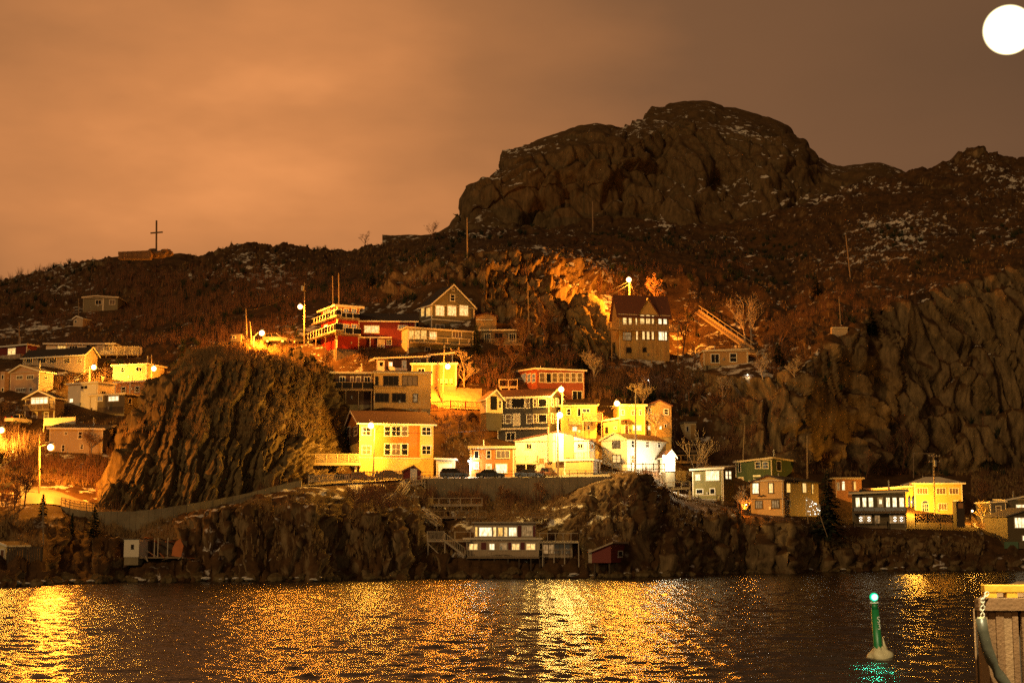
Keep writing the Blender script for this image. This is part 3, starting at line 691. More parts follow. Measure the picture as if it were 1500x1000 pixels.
h.win(23, 568, 37.5, 574.5, 'c', 4); h.win(43, 567.5, 48, 574, 'd'); h.win(65, 551, 69, 556, 'd', side='s'); h.panel(7, 545, 13.6, 579, W['pink'], name='annex', t=1.2)
h.win(9, 549.5, 13, 557, 'd', off=1.2); h.win(9, 568.5, 13, 575, 'd', off=1.2)
h = House('brown_house', 'dark brown house with white trim and a wide lit balcony window', 36, 79, 615, 583, W['brown'], -22, xs=91)
ua, za = h.f(58, 573.5); h.gable(ua, za); h.corners()
h.win(45.5, 581.5, 71, 592, 'b', 4); h.panel(72.5, 583, 79, 598, W['cream']); h.win(47, 603, 55, 614, 'c', 1, 2); h.win(64.5, 603, 71.5, 614, 'c', 1, 2); h.balcony(33, 72, 592, 599.5, 1.5, WOOD)
h = House('cream_house', 'cream flat-roofed house brightly lit by the lamp behind it', 99, 142, 600, 560.5, W['white'], -30, xs=166)
h.slab(over=.3); h.corners(); h.win(118, 564, 129, 570.5, 'd', 2); h.win(101.5, 583, 108, 590, 'b', 1); h.win(148, 572, 155, 580, 'd', 2, side='s')
h = House('orange_house', 'upper orange-lit flat house under the street lamp beside the bluff', 165, 214, 560, 534, W['cream'], -20, xs=240, fwd=1)
h.slab(over=.35); h.corners(); h.win(177, 538, 183, 545.5, 'd', 1, 2); h.win(199, 537, 208.5, 544.5, 'd', 2, 1)
h = House('orange_cottage', 'small orange-red cottage with two white-framed windows beside the bluff', 168, 217, 578, 558.5, W['orange'], -15, 5, fwd=2.2)
h.slab(over=.3, fl=-.15); h.corners(); h.win(177.5, 566, 184.6, 575.5, 'd', 1, 2); h.win(197.5, 565.5, 204.6, 575, 'd', 1, 2); h.panel(189.6, 559, 191.2, 578, WHITE, name='downpipe')
h = House('flat_house', 'low dark flat-roofed house with lit window below the cream house', 131, 182, 606, 577.5, W['olivegrey'], -25, xs=202, fwd=1.5)
h.slab(over=.3, fascia=CREAMT); h.win(142.5, 579.5, 151, 588, 'm', 2); h.win(158.6, 579.5, 174.7, 588, 'b', 3); h.panel(133, 596, 180, 606, WOODD, name='base_boards'); h.win(187, 583, 193, 592, 'd', side='s')
h = House('pale_house', 'pale house with dark roof behind the big bare tree above the road', 71.5, 149.5, 663, 627.5, W['pale'], 4, 8)
h.slab(fl=.0, fr=-.1, bl=1.2, br=1.0, over=.4); h.corners(CREAMT); h.win(94, 632, 99, 637, 'd', 2); h.win(90, 651, 95.5, 661.5, 'd', 1, 2); h.win(117, 650.5, 122.5, 658, 'd', 1, 2); h.win(114, 631.5, 121, 643, 'd', 1, 2)
h = House('hillside_cabin', 'weathered grey cabin alone high on the left hillside', 121, 172, 455, 436.5, W['grey'], 0, 7)
ua, za = h.f(140, 434.5); h.gable(ua, za, over=.3, fascia=CREAMT); h.win(160, 438.5, 169, 446.5, 'c', 2, trim=CREAMT); h.win(139.5, 439, 149, 446.5, 'd', 2, trim=CREAMT); h.panel(150, 436.5, 152, 455, CREAMT, name='post')
h = House('small_hut', 'tiny pale hut at the foot of a pole on the left hillside', 107, 121, 478.5, 467, W['pale'], -20, 2.5, cat='hut')
ua, za = h.f(113, 464); h.gable(ua, za, over=.2); h.win(109, 469, 113, 473, 'd')
h = House('waterside_shed', 'cream shed by the water at the left picture edge', -14, 8, 829, 800, W['cream'], -20, 4, cat='shed', D=172)
ua, za = h.f(-3, 795); h.gable(ua, za, over=.2); h.door(1, 805, 6, 828, BRND)

# --- centre, upper terraces
h = House('red_wing_house', 'long red house with dark roof and one wide lit window', 523, 609, 509, 470, W['dred'], 4, 9, fwd=.5)
h.eave(2.0, over=.5); h.corners(); h.win(533, 476.5, 555.7, 488, 'l', 2); h.win(582.7, 476, 597, 483, 'm', 3); h.win(566, 497.5, 574, 505.5, 'd', 2, 2); h.door(555, 498, 563, 509, WHITE)
h.band(494.5, 496, WHITE, x0=524, x1=574, t=1.4, name='porch_roof')
for x in (525, 542, 553): h.panel(x, 496, x + .9, 509, WHITE, t=1.3, name='porch_post')
redD = h.D
h = House('red_tower_house', 'bright red house with two glass-railed decks stepping up the left', 492.6, 525.6, 510, 449, W['red'], 28, xs=470, D=redD - 3.5)
h.slab(over=.7, fl=0, roof=ROOFG, th=.3); h.corners()
h.wins([(494.5, 501), (503, 511.5), (514, 523)], 451.5, 464.5, 'm', nx=2); h.wins([(494.5, 501), (503, 511.5), (514, 523)], 474.5, 488.5, 'm', nx=2)
h.wins([(474, 478), (479.5, 484), (486, 491)], 453, 465.5, 'y', side='s', nx=1); h.wins([(475, 480, 'b'), (482, 490, 'm')], 475.5, 488, 'm', side='s')
h.balcony(497, 527, 458.5, 466.5, 1.0, WHITE, glass=GLASS); b = h.balcony(494, 529, 480, 489.5, 1.4, WHITE, glass=GLASS)
h.balcony(456, 493, 460.5, 468.5, 1.1, WHITE, side='s', glass=GLASS); h.balcony(447, 492, 481.5, 491.5, 1.6, WHITE, side='s', glass=GLASS, legs=4)
h = House('gable_house', 'grey-green gabled house with three bright windows in a row', 632, 695, 486, 446, W['grey'], 30, xs=614)
ua, za = h.f(663.7, 418.7); h.gable(ua, za, over=.35, th=.25); h.corners(); h.band(469, 470.6); h.band(469, 470.6, side='s')
h.wins([(637.5, 651), (655, 668.5), (672.5, 686)], 447, 463, 'l', nx=2); h.win(659, 431, 666.5, 441.5, 'd', 1, 2); h.win(661.5, 421.5, 665.5, 426.5, 'c')
h.wins([(638, 651), (660, 668.5), (673, 686)], 475, 483, 'c', nx=2); h.wins([(617, 622), (624.5, 631)], 450, 464, 'y', side='s'); 
h = House('flat_house', 'long low yellow-green house with lit sunroom under the gabled house', 597, 693, 519, 481, W['grey'], 22, xs=573)
h.slab(fl=.1, fr=-.1, over=.35, roof=ROOFG, fascia=CREAMT); h.corners(CREAMT)
h.wins([(599, 606.5), (607, 615.5), (616, 625)], 483.5, 497, 'y', nx=1); h.win(628.5, 485.5, 640, 497.5, 'l', 2); h.win(662, 485, 676.5, 495, 'c', 3); h.balcony(604, 690, 494.5, 503, 1.3, CREAMT, pick=0, post=2.4)
h.wins([(622, 631), (650, 660)], 508, 515, 'd', nx=2); h.wins([(578, 582.5), (584.5, 588.5), (590.5, 595)], 487, 501, 'y', side='s'); h.panel(573.6, 482, 596.8, 518.5, W['cream'], side='s')
h = House('white_trim_house', 'low dark house with white trim and a boat-shaped white balcony', 552, 627, 546, 523.5, W['brown'], 8, 7)
h.slab(fl=-.25, fr=.25, over=.35, bl=.6, br=.9); h.corners(); h.door(554.5, 528.5, 562.5, 545.5, WHITE, lite='d'); h.win(569, 529.5, 575.5, 537, 'b'); h.win(588.5, 527.5, 595.5, 541, 'm', 1, 1); h.win(605, 527, 616, 531.5, 'd', 2)
m = MB(); pts = [h.P(*h.f(569.5, 537.5)), h.P(*h.f(573, 537.5)), h.P(*h.f(580, 539.2)), h.P(*h.f(596, 540.2)), h.P(*h.f(596, 543)), h.P(*h.f(572, 543)), h.P(*h.f(569, 541))]
m.prism([p + h.n * .3 for p in pts], h.n * .5); m.build('boat_balcony', WHITE, h.root)
h = House('brown_annex', 'plain dark brown annex with white eaves behind the orange block', 627.5, 663, 545, 518.5, W['brown'], 6, 6, fwd=-.5, cat='house')
h.slab(fl=-.35, fr=.15, over=.35); h.corners()
h = House('orange_block_house', 'orange flat-roofed block glowing under the lamp by the yellow garden', 603, 668.5, 566, 533.5, W['orange'], -3, 6.5, fwd=1.2)
h.slab(over=.25, th=.25); h.corners(); h.panel(631.8, 533.5, 633.4, 564, WHITE, name='corner_board', t=.06); h.win(611.5, 539, 622.5, 545.5, 'd', 2)
for x in (645, 652, 659): h.panel(x, 555, x + 4.5, 562, W['cream'], t=.5, name='planter_box')
h = House('tan_house', 'tan flat-roofed two-storey house with dark window strips and glass balcony', 547, 631, 598, 545.5, W['ochre'], 7, 8, fwd=1.0)
h.slab(over=.2, th=.3, roof=ROOFG, fascia=None); DKT = paint('dark_window_frames', (.05, .035, .025), .5)
h.wins([(549, 554.5)], 551, 564.5, 'd', trim=DKT); h.win(561, 550, 584, 565, 'd', 3, trim=DKT); h.win(589, 550, 612, 565, 'c', 3, trim=DKT); h.win(549, 575.5, 570, 589, 'd', 3, trim=DKT); h.win(574, 575.5, 594.5, 589, 'd', 3, trim=DKT); h.win(604.7, 576, 612, 589.5, 'm', 1, 2, trim=DKT)
h.band(565.8, 567.2, WOOD, x0=548, x1=595, t=.4); tanD = h.D
h = House('balcony_house', 'dark flat-roofed house with deep glass-railed balcony beside the tan house', 487, 546, 592, 546.5, W['brown'], 5, 6, D=tanD + 1.2)
h.slab(over=.5, roof=ROOFG, fascia=CREAMT); h.wins([(513, 518), (521, 529)], 551, 564, CURT, nx=1); h.wins([(497, 506), (533, 543)], 551, 564, 'd', nx=2); h.balcony(486, 546, 559.5, 570, 2.4, WOOD, glass=GLASS, legs=4)
h = House('terrace_house', 'low olive terrace house with tall windows right of the spruce', 704, 757, 500, 484.5, W['olivegrey'], 0, 6)
h.slab(over=.35, roof=ROOFG, fascia=CREAMT); h.wins([(709, 718.5), (745, 756)], 488, 499.5, 'd', nx=3, trim=CREAMT); h.win(724, 487.5, 737, 496, 'd', 2, trim=BRND); h.balcony(708, 767, 496, 504, 1.3, WOOD, legs=3)
h = House('brown_shed', 'brown barn-like shed with small stair beside the gabled house', 697, 727, 484, 463.5, W['tan'], 0, 6, cat='shed')
ua, za = h.f(713, 459.5); h.gable(ua, za, over=.3, fascia=None, roof=ROOFR); h.panel(699, 471, 719, 482, W['ochre'], name='garage_door'); h.panel(697.5, 468, 722, 469.5, CREAMT, t=.3, name='beam')
h = House('chalet', 'hillside chalet with tall lit windows, balcony and centre gable below a bright lamp', 907, 981, 527, 460, W['ochre'], 12, xs=897, fwd=1.0)
h.eave(4.2, over=.5, fascia=None, roof=ROOFR)
m = MB(); a0, v0 = h.f(935, 460); a1, _ = h.f(963, 460); ac, vt = h.f(948.5, 438.5)
m.prism([h.P(a0, v0, -.25), h.P(a1, v0, -.25), h.P(ac, vt, -.25)], h.B * 3.6); dg = m.build('dormer', W['ochre'], h.root)
m = MB(); t = h.Z * .2
for p, q in ((h.P(a0 - .3, v0 - .35, -.6), h.P(ac, vt + .05, -.6)), (h.P(ac, vt + .05, -.6), h.P(a1 + .3, v0 - .35, -.6))): m.obox(p, q - p, h.B * 4.4, t)
m.build('dormer_roof', ROOFR, dg)
DKF = paint('dark_brown_trim', (.06, .038, .022), .6)
h.wins([(911.5, 918.5), (920, 926)], 463, 476, 'l', trim=DKF, ny=2); h.win(930.5, 463, 933.5, 476, 'l', trim=DKF); 
for a, b in ((936.5, 944), (945, 952.5), (953.5, 958)): h.win(a, 464, b, 476, 'l', trim=DKF, arch=True, off=.26)
h.wins([(963.5, 970), (971, 977.5)], 463, 476, 'b', trim=DKF, ny=2)
h.wins([(912, 925)], 486, 499, 'm', trim=DKF, nx=2, ny=2); h.wins([(931.5, 934.5), (940, 945), (946.5, 952), (952.8, 958.5)], 485, 498, 'l', trim=DKF); h.win(964, 485, 977.5, 499, 'b', 2, trim=DKF); h.win(917, 508.5, 925, 517, 'd', 1, trim=DKF); h.win(941, 508.5, 947, 516, 'd', trim=DKF)
h.balcony(893, 996, 474, 482.5, 1.6, W['tan'], legs=6, floor=W['tan'], pick=.16)
m = MB(); c = h.P(h.w * .93, h.h + 3.2, 3); m.box(c, (.5, .5, 2.4)); m.build('chimney', CONC, h.root)
h = House('hillside_cottage', 'small tan cottage with sliding door below the covered stair', 1031, 1096, 535, 514, W['tan'], 0, 6)
h.slab(fl=-.1, fr=.25, over=.3, roof=ROOFG, fascia=CREAMT); h.win(1041, 518, 1054, 532, 'd', 2); h.win(1068.5, 517, 1079.5, 530.5, 'd', 1, 2); h.corners(CREAMT)
for t in (.05, .35, .65, .95): MB().obox(h.P(h.w * t, 0, -.3), h.U * .18, h.B * .18, h.Z * -3.0).build('stilt', WOODD, h.root)
# --- centre, road level
h = House('yellow_house', 'big three-storey yellow and orange house with red roof on the road', 526, 634.5, 699, 620.5, W['rust'], 14, xs=505.5, fwd=1.5, D=None)
h.eave(2.6, over=.45, roof=ROOFR); yb = h
YL = W['yellow']
h.panel(526.2, 621, 545.5, 671, YL, t=.25, name='bay_wall'); h.panel(615, 621, 634.3, 671, YL, t=.25, name='bay_wall'); h.panel(526.2, 671, 634.3, 699, YL, t=.28, name='base_wall'); h.band(669.8, 671.3, CREAMT, t=.34)
for y0, y1, kk in ((625, 638, 'd'), (652, 666, 'c')):
    h.win(529, y0, 543.5, y1, kk, 2, 2, off=.25); h.win(616.8, y0, 631.2, y1, 'd', 2, 2, off=.25)
for y0, y1 in ((623.5, 639), (649, 667)):
    h.win(562.5, y0, 572.5, y1, 'd', 1, 2); h.win(573, y0, 587, y1, CURT if y0 > 640 else 'd', 2, 2); h.win(587.5, y0, 598, y1, 'c' if y0 < 640 else 'd', 1, 2)
h.door(619.5, 676, 628.5, 699, REDP); h.win(507.5, 625, 513, 652, 'd', 1, 2, side='s'); h.win(519, 624, 524.5, 638, 'c', 1, 2, side='s'); h.panel(505.7, 652, 525.6, 699, YL, side='s', name='bay_wall'); h.panel(505.7, 626, 525.6, 652, W['brown'], side='s', name='wall_panel')
roadD = h.D; ROADZ = h.O.z
h = House('garage', 'small cream garage between the yellow house and the parked cars', 639, 666, 698, 673.5, W['cream'], 0, 5, D=roadD + .5, cat='garage')
h.slab(over=.3, fl=.1, roof=ROOFG); h.panel(642, 679, 662, 697, WHITE, name='garage_door')
h = House('small_orange_house', 'small two-storey orange house with bright big window behind the cars', 688, 753.5, 699, 656, W['rust'], 0, 7, D=roadD)
h.slab(over=.25, th=.3, roof=ROOFG, fascia=W['cream']); h.corners(W['cream'], .3); h.win(694, 659.5, 702, 672, 'd', 1, 1, trim=W['cream']); h.win(712, 659, 719.5, 672, 'd', 1, 2, trim=W['cream']); h.win(726.5, 659, 747, 671.5, 'c', 3, trim=W['cream'])
h.win(694, 676.5, 701.5, 687, 'b', trim=W['cream']); h.door(712.5, 680, 719.5, 698, WHITE, lite='y'); h.win(725.5, 678.5, 743.5, 693, 'b', 1, trim=W['cream'], tw=.12)
h = House('slate_house', 'tall dark slate house with white trim and bay window below the brick house', 729, 804, 652, 581, W['slate'], -16, xs=823, fwd=1.0)
h.eave(1.6, over=.5, roof=ROOFR, th=.25); h.corners()
h.win(741.3, 582.8, 747.8, 598, 'c', 1, 2); h.win(748.5, 582.8, 769, 598, 'd', 1); h.win(770, 582.8, 776.3, 598, 'c', 1, 2)
h.panel(781.5, 583, 804, 625, W['slate'], t=.7, name='bay'); h.win(782.5, 584, 788, 597, 'c', 1, 2, off=.7); h.win(789.5, 584, 803, 597, 'd', off=.7); h.win(782.5, 606.5, 788, 620, 'c', 1, 2, off=.7); h.win(789.5, 606.5, 803, 620, 'd', off=.7)
h.wins([(731, 738.5), (740, 749.5), (771, 780)], 606.5, 620.5, 'c', nx=1, ny=2); h.door(752, 606, 761.5, 624, CREAMT); h.band(626.5, 629, CREAMT, t=.5); h.win(741, 632.5, 755.5, 645.5, 'd', 2)
h.wins([(807, 811), (814, 818.5)], 583, 596, 'y', side='s', ny=2); h.wins([(807, 811), (814, 818.5)], 605, 620, 'c', side='s', ny=2); slD = h.D
h = House('gabled_porch', 'pair of small cream gables glowing at the left of the slate house', 712, 736, 604, 584, W['cream'], 25, xs=708, D=slD + .6, cat='porch', found=3, foundm=W['slate'])
ua, za = h.f(726, 572.5); h.gable(ua, za, over=.35, roof=ROOFR); h.corners(); h.panel(718.5, 580, 728, 600, GLASS, name='doorway'); h.win(730, 586, 734.5, 598, 'd', 1, 2)
h = House('brick_red_house', 'brick-red house with a long row of white-framed windows', 787, 856.5, 588, 540.5, W['brick'], 16, xs=757)
h.slab(fl=0, fr=-.1, bl=.9, br=.8, over=.35, roof=ROOFG); h.wins([(789.7, 798.8), (808.6, 817), (818, 826), (827, 835), (836, 844.3), (845.3, 853.5)], 545.6, 560.3, 'c', ny=2); h.win(799.6, 546, 808, 561, 'd'); h.win(838, 572, 853, 586.5, 'd', 2); h.win(791, 570, 808, 580, 'd', 2)
h.wins([(764, 771), (772.5, 778), (779.5, 784.5)], 547, 560.5, 'm', side='s', ny=2)
h = House('yellow_cottage', 'bright yellow cottage with side deck just right of the double lamp', 821.5, 873, 642, 594.5, W['yellow'], -6, 6, fwd=1.0)
h.slab(over=.3, bl=1.0, br=.8, roof=ROOFG, fascia=W['cream']); h.win(830, 598, 836.3, 608.5, 'd', 1, 2); h.win(845.5, 597.5, 851.5, 610, 'd'); h.win(853, 598, 864.5, 604.5, 'm', 2); h.win(859.5, 620, 864, 629, 'd', 1, 2); h.win(838, 624, 846, 632, 'b')
h.balcony(832, 866, 613, 621, 1.0, W['cream'], pick=.2); h.balcony(853, 882, 605, 615.5, 1.6, W['cream'], legs=2, floor=W['cream'], pick=.14)
h = House('white_house', 'large white gabled house blazing under the lamp, carport below', 755, 863, 700, 644.5, W['white'], -10, xs=882, D=roadD + 1.0, found=1.5)
ua, za = h.f(818, 632.5); h.gable(ua, za, over=.35, roof=ROOFR, fascia=None); h.corners(WHITE)
h.win(770.5, 649, 779.5, 658, 'd', 2, trim=CREAMT); h.win(845.5, 649, 854.5, 657, 'd', 2, trim=CREAMT); h.panel(804, 634.5, 809.5, 676, W['cream'], name='chimney', t=.5); h.panel(816, 635.5, 827, 675.5, WHITE, t=1.0, name='front_bay'); h.panel(827.2, 637, 840, 673, W['ochre'], t=.3, name='recess_panel')
h.win(865.5, 650, 869, 658, 'd', side='s'); h.win(875, 650, 879, 658, 'd', side='s')
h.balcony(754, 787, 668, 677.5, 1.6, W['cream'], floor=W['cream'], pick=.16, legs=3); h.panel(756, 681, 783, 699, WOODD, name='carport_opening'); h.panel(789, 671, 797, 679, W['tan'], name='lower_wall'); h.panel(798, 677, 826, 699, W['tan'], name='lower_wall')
h = House('lower_garage', 'orange flat-topped garage with railed deck against the white house', 828, 869, 692, 674, W['tan'], -18, 4.5, D=roadD - 1.0, cat='garage')
h.slab(over=.15, roof=WOOD, fascia=CREAMT); h.panel(848, 676, 866, 690, W['orange'], name='garage_door')
A = [h.P(0, h.h + .25, .1), h.P(h.w, h.h + .25, .1)]; rail_run(A[0], A[1], 1.0, WOOD, h.root, .25)
h = House('yellow_house_behind', 'yellow two-storey house lit from a lamp pole behind the white gable', 907, 946.5, 640, 594, W['yellow'], 4, 7, fwd=.8)
h.slab(over=.25, roof=ROOFG, fascia=W['cream']); h.win(909.5, 600, 915, 608, 'd', 1, 2); h.win(924, 600.5, 930, 608, 'd', 1, 2); h.win(936, 600, 939.5, 608, 'm', 1); h.door(915.5, 623, 920, 636, BRND); h.win(926.5, 622, 940, 631, 'b', 2)
h.band(614, 616.5, ROOFR, x0=907, x1=922, t=1.0, name='porch_roof'); yhD = h.D
h = House('tan_gable_house', 'tan gabled house with two small bright lower windows behind bare trees', 947, 984, 640, 594.5, W['tan'], 0, 7, D=yhD + 1.0)
ua, za = h.f(966, 587); h.gable(ua, za, over=.25, fascia=None, roof=ROOFR); h.win(948.5, 598, 954, 606, 'd', 1, 2); h.win(972, 598.5, 979.5, 607.5, 'd', 1, 2); h.win(948.5, 623, 953, 630, 'b'); h.win(965.5, 623, 969.5, 629, 'b'); h.win(973, 621, 976.5, 626, 'd')
h = House('orange_shed', 'low orange shed with dark openings left of the lamp pole', 884, 906, 637, 617, W['orange'], 0, 5, D=yhD - .5, cat='shed')
h.slab(over=.3, fr=.4, roof=ROOFR, fascia=W['cream']); h.panel(886.5, 625, 891, 634, GLASS, name='doorway'); h.win(899, 624.5, 903, 629, 'd')
h = House('white_gable_house', 'white two-storey gabled house with red roof above the rock', 882, 919, 688, 643.5, W['white'], -42, xs=976, fwd=1.0, found=2)
ua, za = h.f(901, 635); h.gable(ua, za, over=.35, roof=ROOFR, fascia=W['cream']); h.corners(WHITE)
h.win(897, 643.5, 909, 656.5, 'm', 2, 2, trim=DKT); h.win(897, 665.5, 910, 678, 'l', 2, 2, trim=DKT)
h.win(924, 644.5, 929, 656, 'd', 1, 2, side='s'); h.win(945, 644.5, 951, 656, 'c', 1, 2, side='s'); h.win(963, 645, 967.5, 656, 'd', 1, 2, side='s'); h.win(923.5, 666, 929, 678.5, 'y', 1, 2, side='s'); h.win(953, 671, 957, 677, 'b', 1, 1, side='s')
wgD = h.D; WG = h
h = House('white_annex', 'small white gabled annex beside a glaring porch light', 977, 989, 690, 668, W['white'], 10, 4, D=wgD - .5, cat='annex')
ua, za = h.f(983, 660.5); h.gable(ua, za, over=.3, roof=ROOFR); 
h = House('terrace_hut', 'boxy cream hut above the wooden terraces', 1003, 1020, 645, 619, W['cream'], 8, 3, cat='hut')
h.slab(over=.15, roof=ROOFG, fascia=None); h.panel(1012, 622, 1019, 643, W['ochre']); h.win(1005, 624, 1009, 632, 'd')

# --- right side
h = House('green_house', 'olive green house with bright triple window above the dry grass', 1015, 1060, 733, 687, W['green'], -28, xs=1076)
h.slab(over=.35, bl=.6, br=.6, fl=-.05, fr=.1, roof=ROOFG, fascia=CREAMT); h.corners(CREAMT)
h.win(1019, 694.5, 1026, 703.5, 'b'); h.win(1034, 689, 1054, 704, 'b', 3); h.win(1019.5, 715.5, 1030.5, 723.5, 'd', 1); h.win(1039.5, 714.5, 1048, 724, 'd'); h.wins([(1062, 1066), (1067, 1071)], 689, 702, 'b', side='s', ny=2)
h.balcony(1018, 1050, 725, 732, 1.2, CREAMT, pick=0)
h = House('dark_green_house', 'dark green shed-roofed house tucked against the cliff', 1078, 1131, 712, 673, W['dgreen'], -32, xs=1163)
h.slab(fl=-.35, fr=.2, bl=-.1, br=.1, over=.3, roof=ROOFG, fascia=CREAMT); h.corners(CREAMT)
h.win(1081.5, 677, 1085.5, 691.5, 'd', 1); h.wins([(1106, 1115), (1117, 1126)], 675.5, 686.5, 'd', ny=2); h.win(1137, 674.5, 1144, 690, 'd', side='s'); h.door(1081.5, 699, 1089, 711, CREAMT, lite='c'); h.panel(1103, 695.5, 1114, 698, LITY, name='transom_window')
h = House('ochre_gable_house', 'ochre gabled house with two bright upper windows on the rock point', 1100, 1149, 755, 703, W['ochre'], -30, xs=1200)
ua, za = h.f(1124, 697); h.gable(ua, za, hl=h.h - .3, over=.35, fascia=None); DKO = paint('dark_olive_trim', (.05, .04, .02), .6)
h.win(1101.5, 706.5, 1112.5, 723.5, 'b', trim=DKO); h.win(1125.5, 706.5, 1133.5, 722.5, 'l', trim=DKO); h.band(730, 731.3, DKO); h.win(1106, 732.5, 1117.5, 745, 'm', 3, trim=DKO); h.win(1130, 731.5, 1142, 744.5, 'm', 3, trim=DKO)
h.win(1151.5, 706.5, 1158, 722, 'y', side='s', trim=DKO); h.win(1175, 706.5, 1181, 722, 'l', side='s', trim=DKO); h.win(1188.5, 708, 1191.5, 723.5, 'y', side='s', trim=DKO); h.win(1152, 732, 1158, 741, 'd', side='s')
O_, A_, n_ = h.frame('f'); m = MB(); c0 = h.f(1110.5, 726.5); 
pp = [(1109.5, 726.8), (1112, 725.5), (1115, 726.6), (1118, 725.2), (1121, 726.2), (1123, 725.3)]
pw = [h.P(*h.f(*q), -.05) for q in pp]
m.tube(pw, [.05, .11, .13, .12, .08, .03], 5)
for k_, dy in ((1, 1.4), (1, -1.2), (3, 1.4), (3, -1.2)): m.bar(pw[k_], h.P(*h.f(pp[k_][0] + .8, pp[k_][1] + dy), -.05), .05)
m.build('wall_ornament', BLACKM, h.root)
h = House('orange_house', 'orange-lit house end with arched window behind the dark spruce', 1224, 1263, 737, 701, W['orange'], 0, 8, fwd=-1)
h.slab(over=.4, fascia=W['cream']); h.win(1233, 706.5, 1238, 718, 'b', arch=True); h.win(1250.5, 705, 1254, 718, 'y'); h.win(1226, 706, 1230, 718, 'm')
h = House('olive_house', 'olive-grey two-storey waterside house with star lights in lower windows', 1249.5, 1328, 772.5, 722, W['olivegrey'], -14, xs=1341.5, D=None, fwd=1.5)
h.slab(fl=-.05, fr=.25, br=.5, bl=.2, over=.5, roof=ROOFG, fascia=CREAMT); h.corners(W['grey'])
h.wins([(1252.5, 1260.5), (1262.5, 1270), (1271.5, 1280), (1297, 1304.5), (1306.5, 1314.5), (1316.5, 1325)], 727.5, 743, 'b', trim=W['grey']); h.door(1286.5, 729, 1293, 748, WHITE, lite='b'); h.wins([(1330, 1333), (1335.5, 1338.5)], 726, 743, 'c', side='s', trim=W['grey'])
STAR = glow('star_light', (1, .95, .8), 6)
for x0, x1 in ((1257.5, 1278), (1280.5, 1290), (1302, 1327)):
    f = h.win(x0, 753.5, x1, 767, 'm', 2, trim=W['grey'])
m = MB()
for cx in (1261, 1273, 1311, 1320.5):
    for dx, dy in ((0, 0), (-1.6, -2), (1.6, -2), (-1.6, 2), (1.6, 2), (0, 3), (0, -3)): m.ball(h.P(*h.f(cx + dx, 760 + dy), -.06), .055, 6, 4)
m.build('star_lights', STAR, h.root, kind='stuff')
h.balcony(1250, 1328, 742.5, 749.5, 1.3, WOOD, glass=CURT); h.balcony(1250, 1300, 763.5, 771.5, 1.0, WOOD, pick=0)
h.panel(1258.5, 716, 1263, 722, BLACKM, name='roof_vent', t=.3); olD = h.D; OL = h
h = House('bright_yellow_house', 'brilliant yellow house with white-framed windows and arched door by the pole', 1341, 1411, 757, 707, W['yellow'], -4, 9, D=None, fwd=-2)
h.eave(1.3, over=.55, roof=WHITE, hip=3.0); h.corners()
h.win(1342.5, 714, 1359.5, 724, 'c', 4); h.win(1371, 714, 1386, 724, 'c', 3); h.win(1390, 714, 1404.5, 724, 'c', 3); h.win(1374, 736.5, 1387.5, 747, 'c', 3); h.win(1350, 737, 1361, 755, 'm', 3, 3, arch=True, name='arched_door'); h.panel(1396.5, 732, 1404, 757, WHITE, t=.3, name='door_surround'); YB = h; ybD = h.D
h = House('low_wing', 'low roofed wing glowing behind the olive house', 1280, 1341, 745, 715, W['yellow'], 0, 6, D=ybD + 2, cat='house')
h.slab(fl=-.2, fr=.3, over=.5, roof=WHITE); h.win(1300, 720, 1312, 730, 'l', 2)
h = House('navy_house', 'dark blue-grey house with one white-framed window right of the glowing tree', 1452, 1475, 776, 736.5, W['blue'], 6, 6, D=None)
h.slab(fl=.05, fr=.15, over=.2); h.corners(); h.win(1458.5, 740, 1467, 751.5, 'c', 1, 2); nvD = h.D
h = House('white_roofed_house', 'pale house with lit window at the right edge behind the grey one', 1476, 1540, 776, 731, W['grey'], 0, 6, D=nvD + 1.5)
h.slab(fl=-.2, fr=1.2, over=.3); h.win(1487.5, 738, 1506, 747.5, 'b', 2); h.panel(1480, 732, 1482, 752, WOOD, name='post')
h = House('grey_boathouse', 'grey waterside boathouse with wide lit window at the right picture edge', 1477.5, 1545, 806, 756, W['olivegrey'], 8, 8, D=None, fwd=1.5, cat='boathouse')
ua, za = h.f(1514, 744); h.gable(ua, za, over=.3, fascia=None, roof=ROOFG); h.win(1485.5, 757, 1502, 773.5, 'b', 3); h.panel(1471, 793, 1489.5, 803, paint('green_panel', (.12, .22, .14), .5), name='hatch', t=.5); h.panel(1491, 793.5, 1512, 803, W['grey'], name='hatch', t=.5)
h.win(1497, 783.5, 1503, 792, 'b')

# --- waterside
GP = W['grey']
h = House('waterside_house', 'two-level house on stilts over the water with rows of lit windows', 681, 791, 815.5, 789.5, W['pale'], -3, 7, D=196.5, found=0)
h.slab(over=.25, th=.2, roof=ROOFG, fascia=CREAMT)
for a, b, k_ in ((686.5, 700.5, 'l'), (716, 725.5, 'b'), (732, 743, 'm'), (749, 762, 'l'), (770, 785, 'l')): h.win(a, 795, b, 806, k_, 2)
for a, b in ((704.7, 712), (744.5, 748.8), (762.7, 768.5), (680.8, 684.5)): h.panel(a, 794, b, 804.5, REDP, name='shutter')
low = h; wb = h.balcony(684, 790, 805.5, 815.3, 1.6, WOODP, pick=.2)
m = MB(); z1 = h.h + .21
up = [h.f(x, 788)[0] for x in (694, 784.5)]; zt = h.f(740, 766)[1]
m.obox(h.P(up[0], z1, .1), h.U * (up[1] - up[0]), h.B * 6, h.Z * (zt - z1)); uo = m.build('upper_storey', W['pale'], h.root)
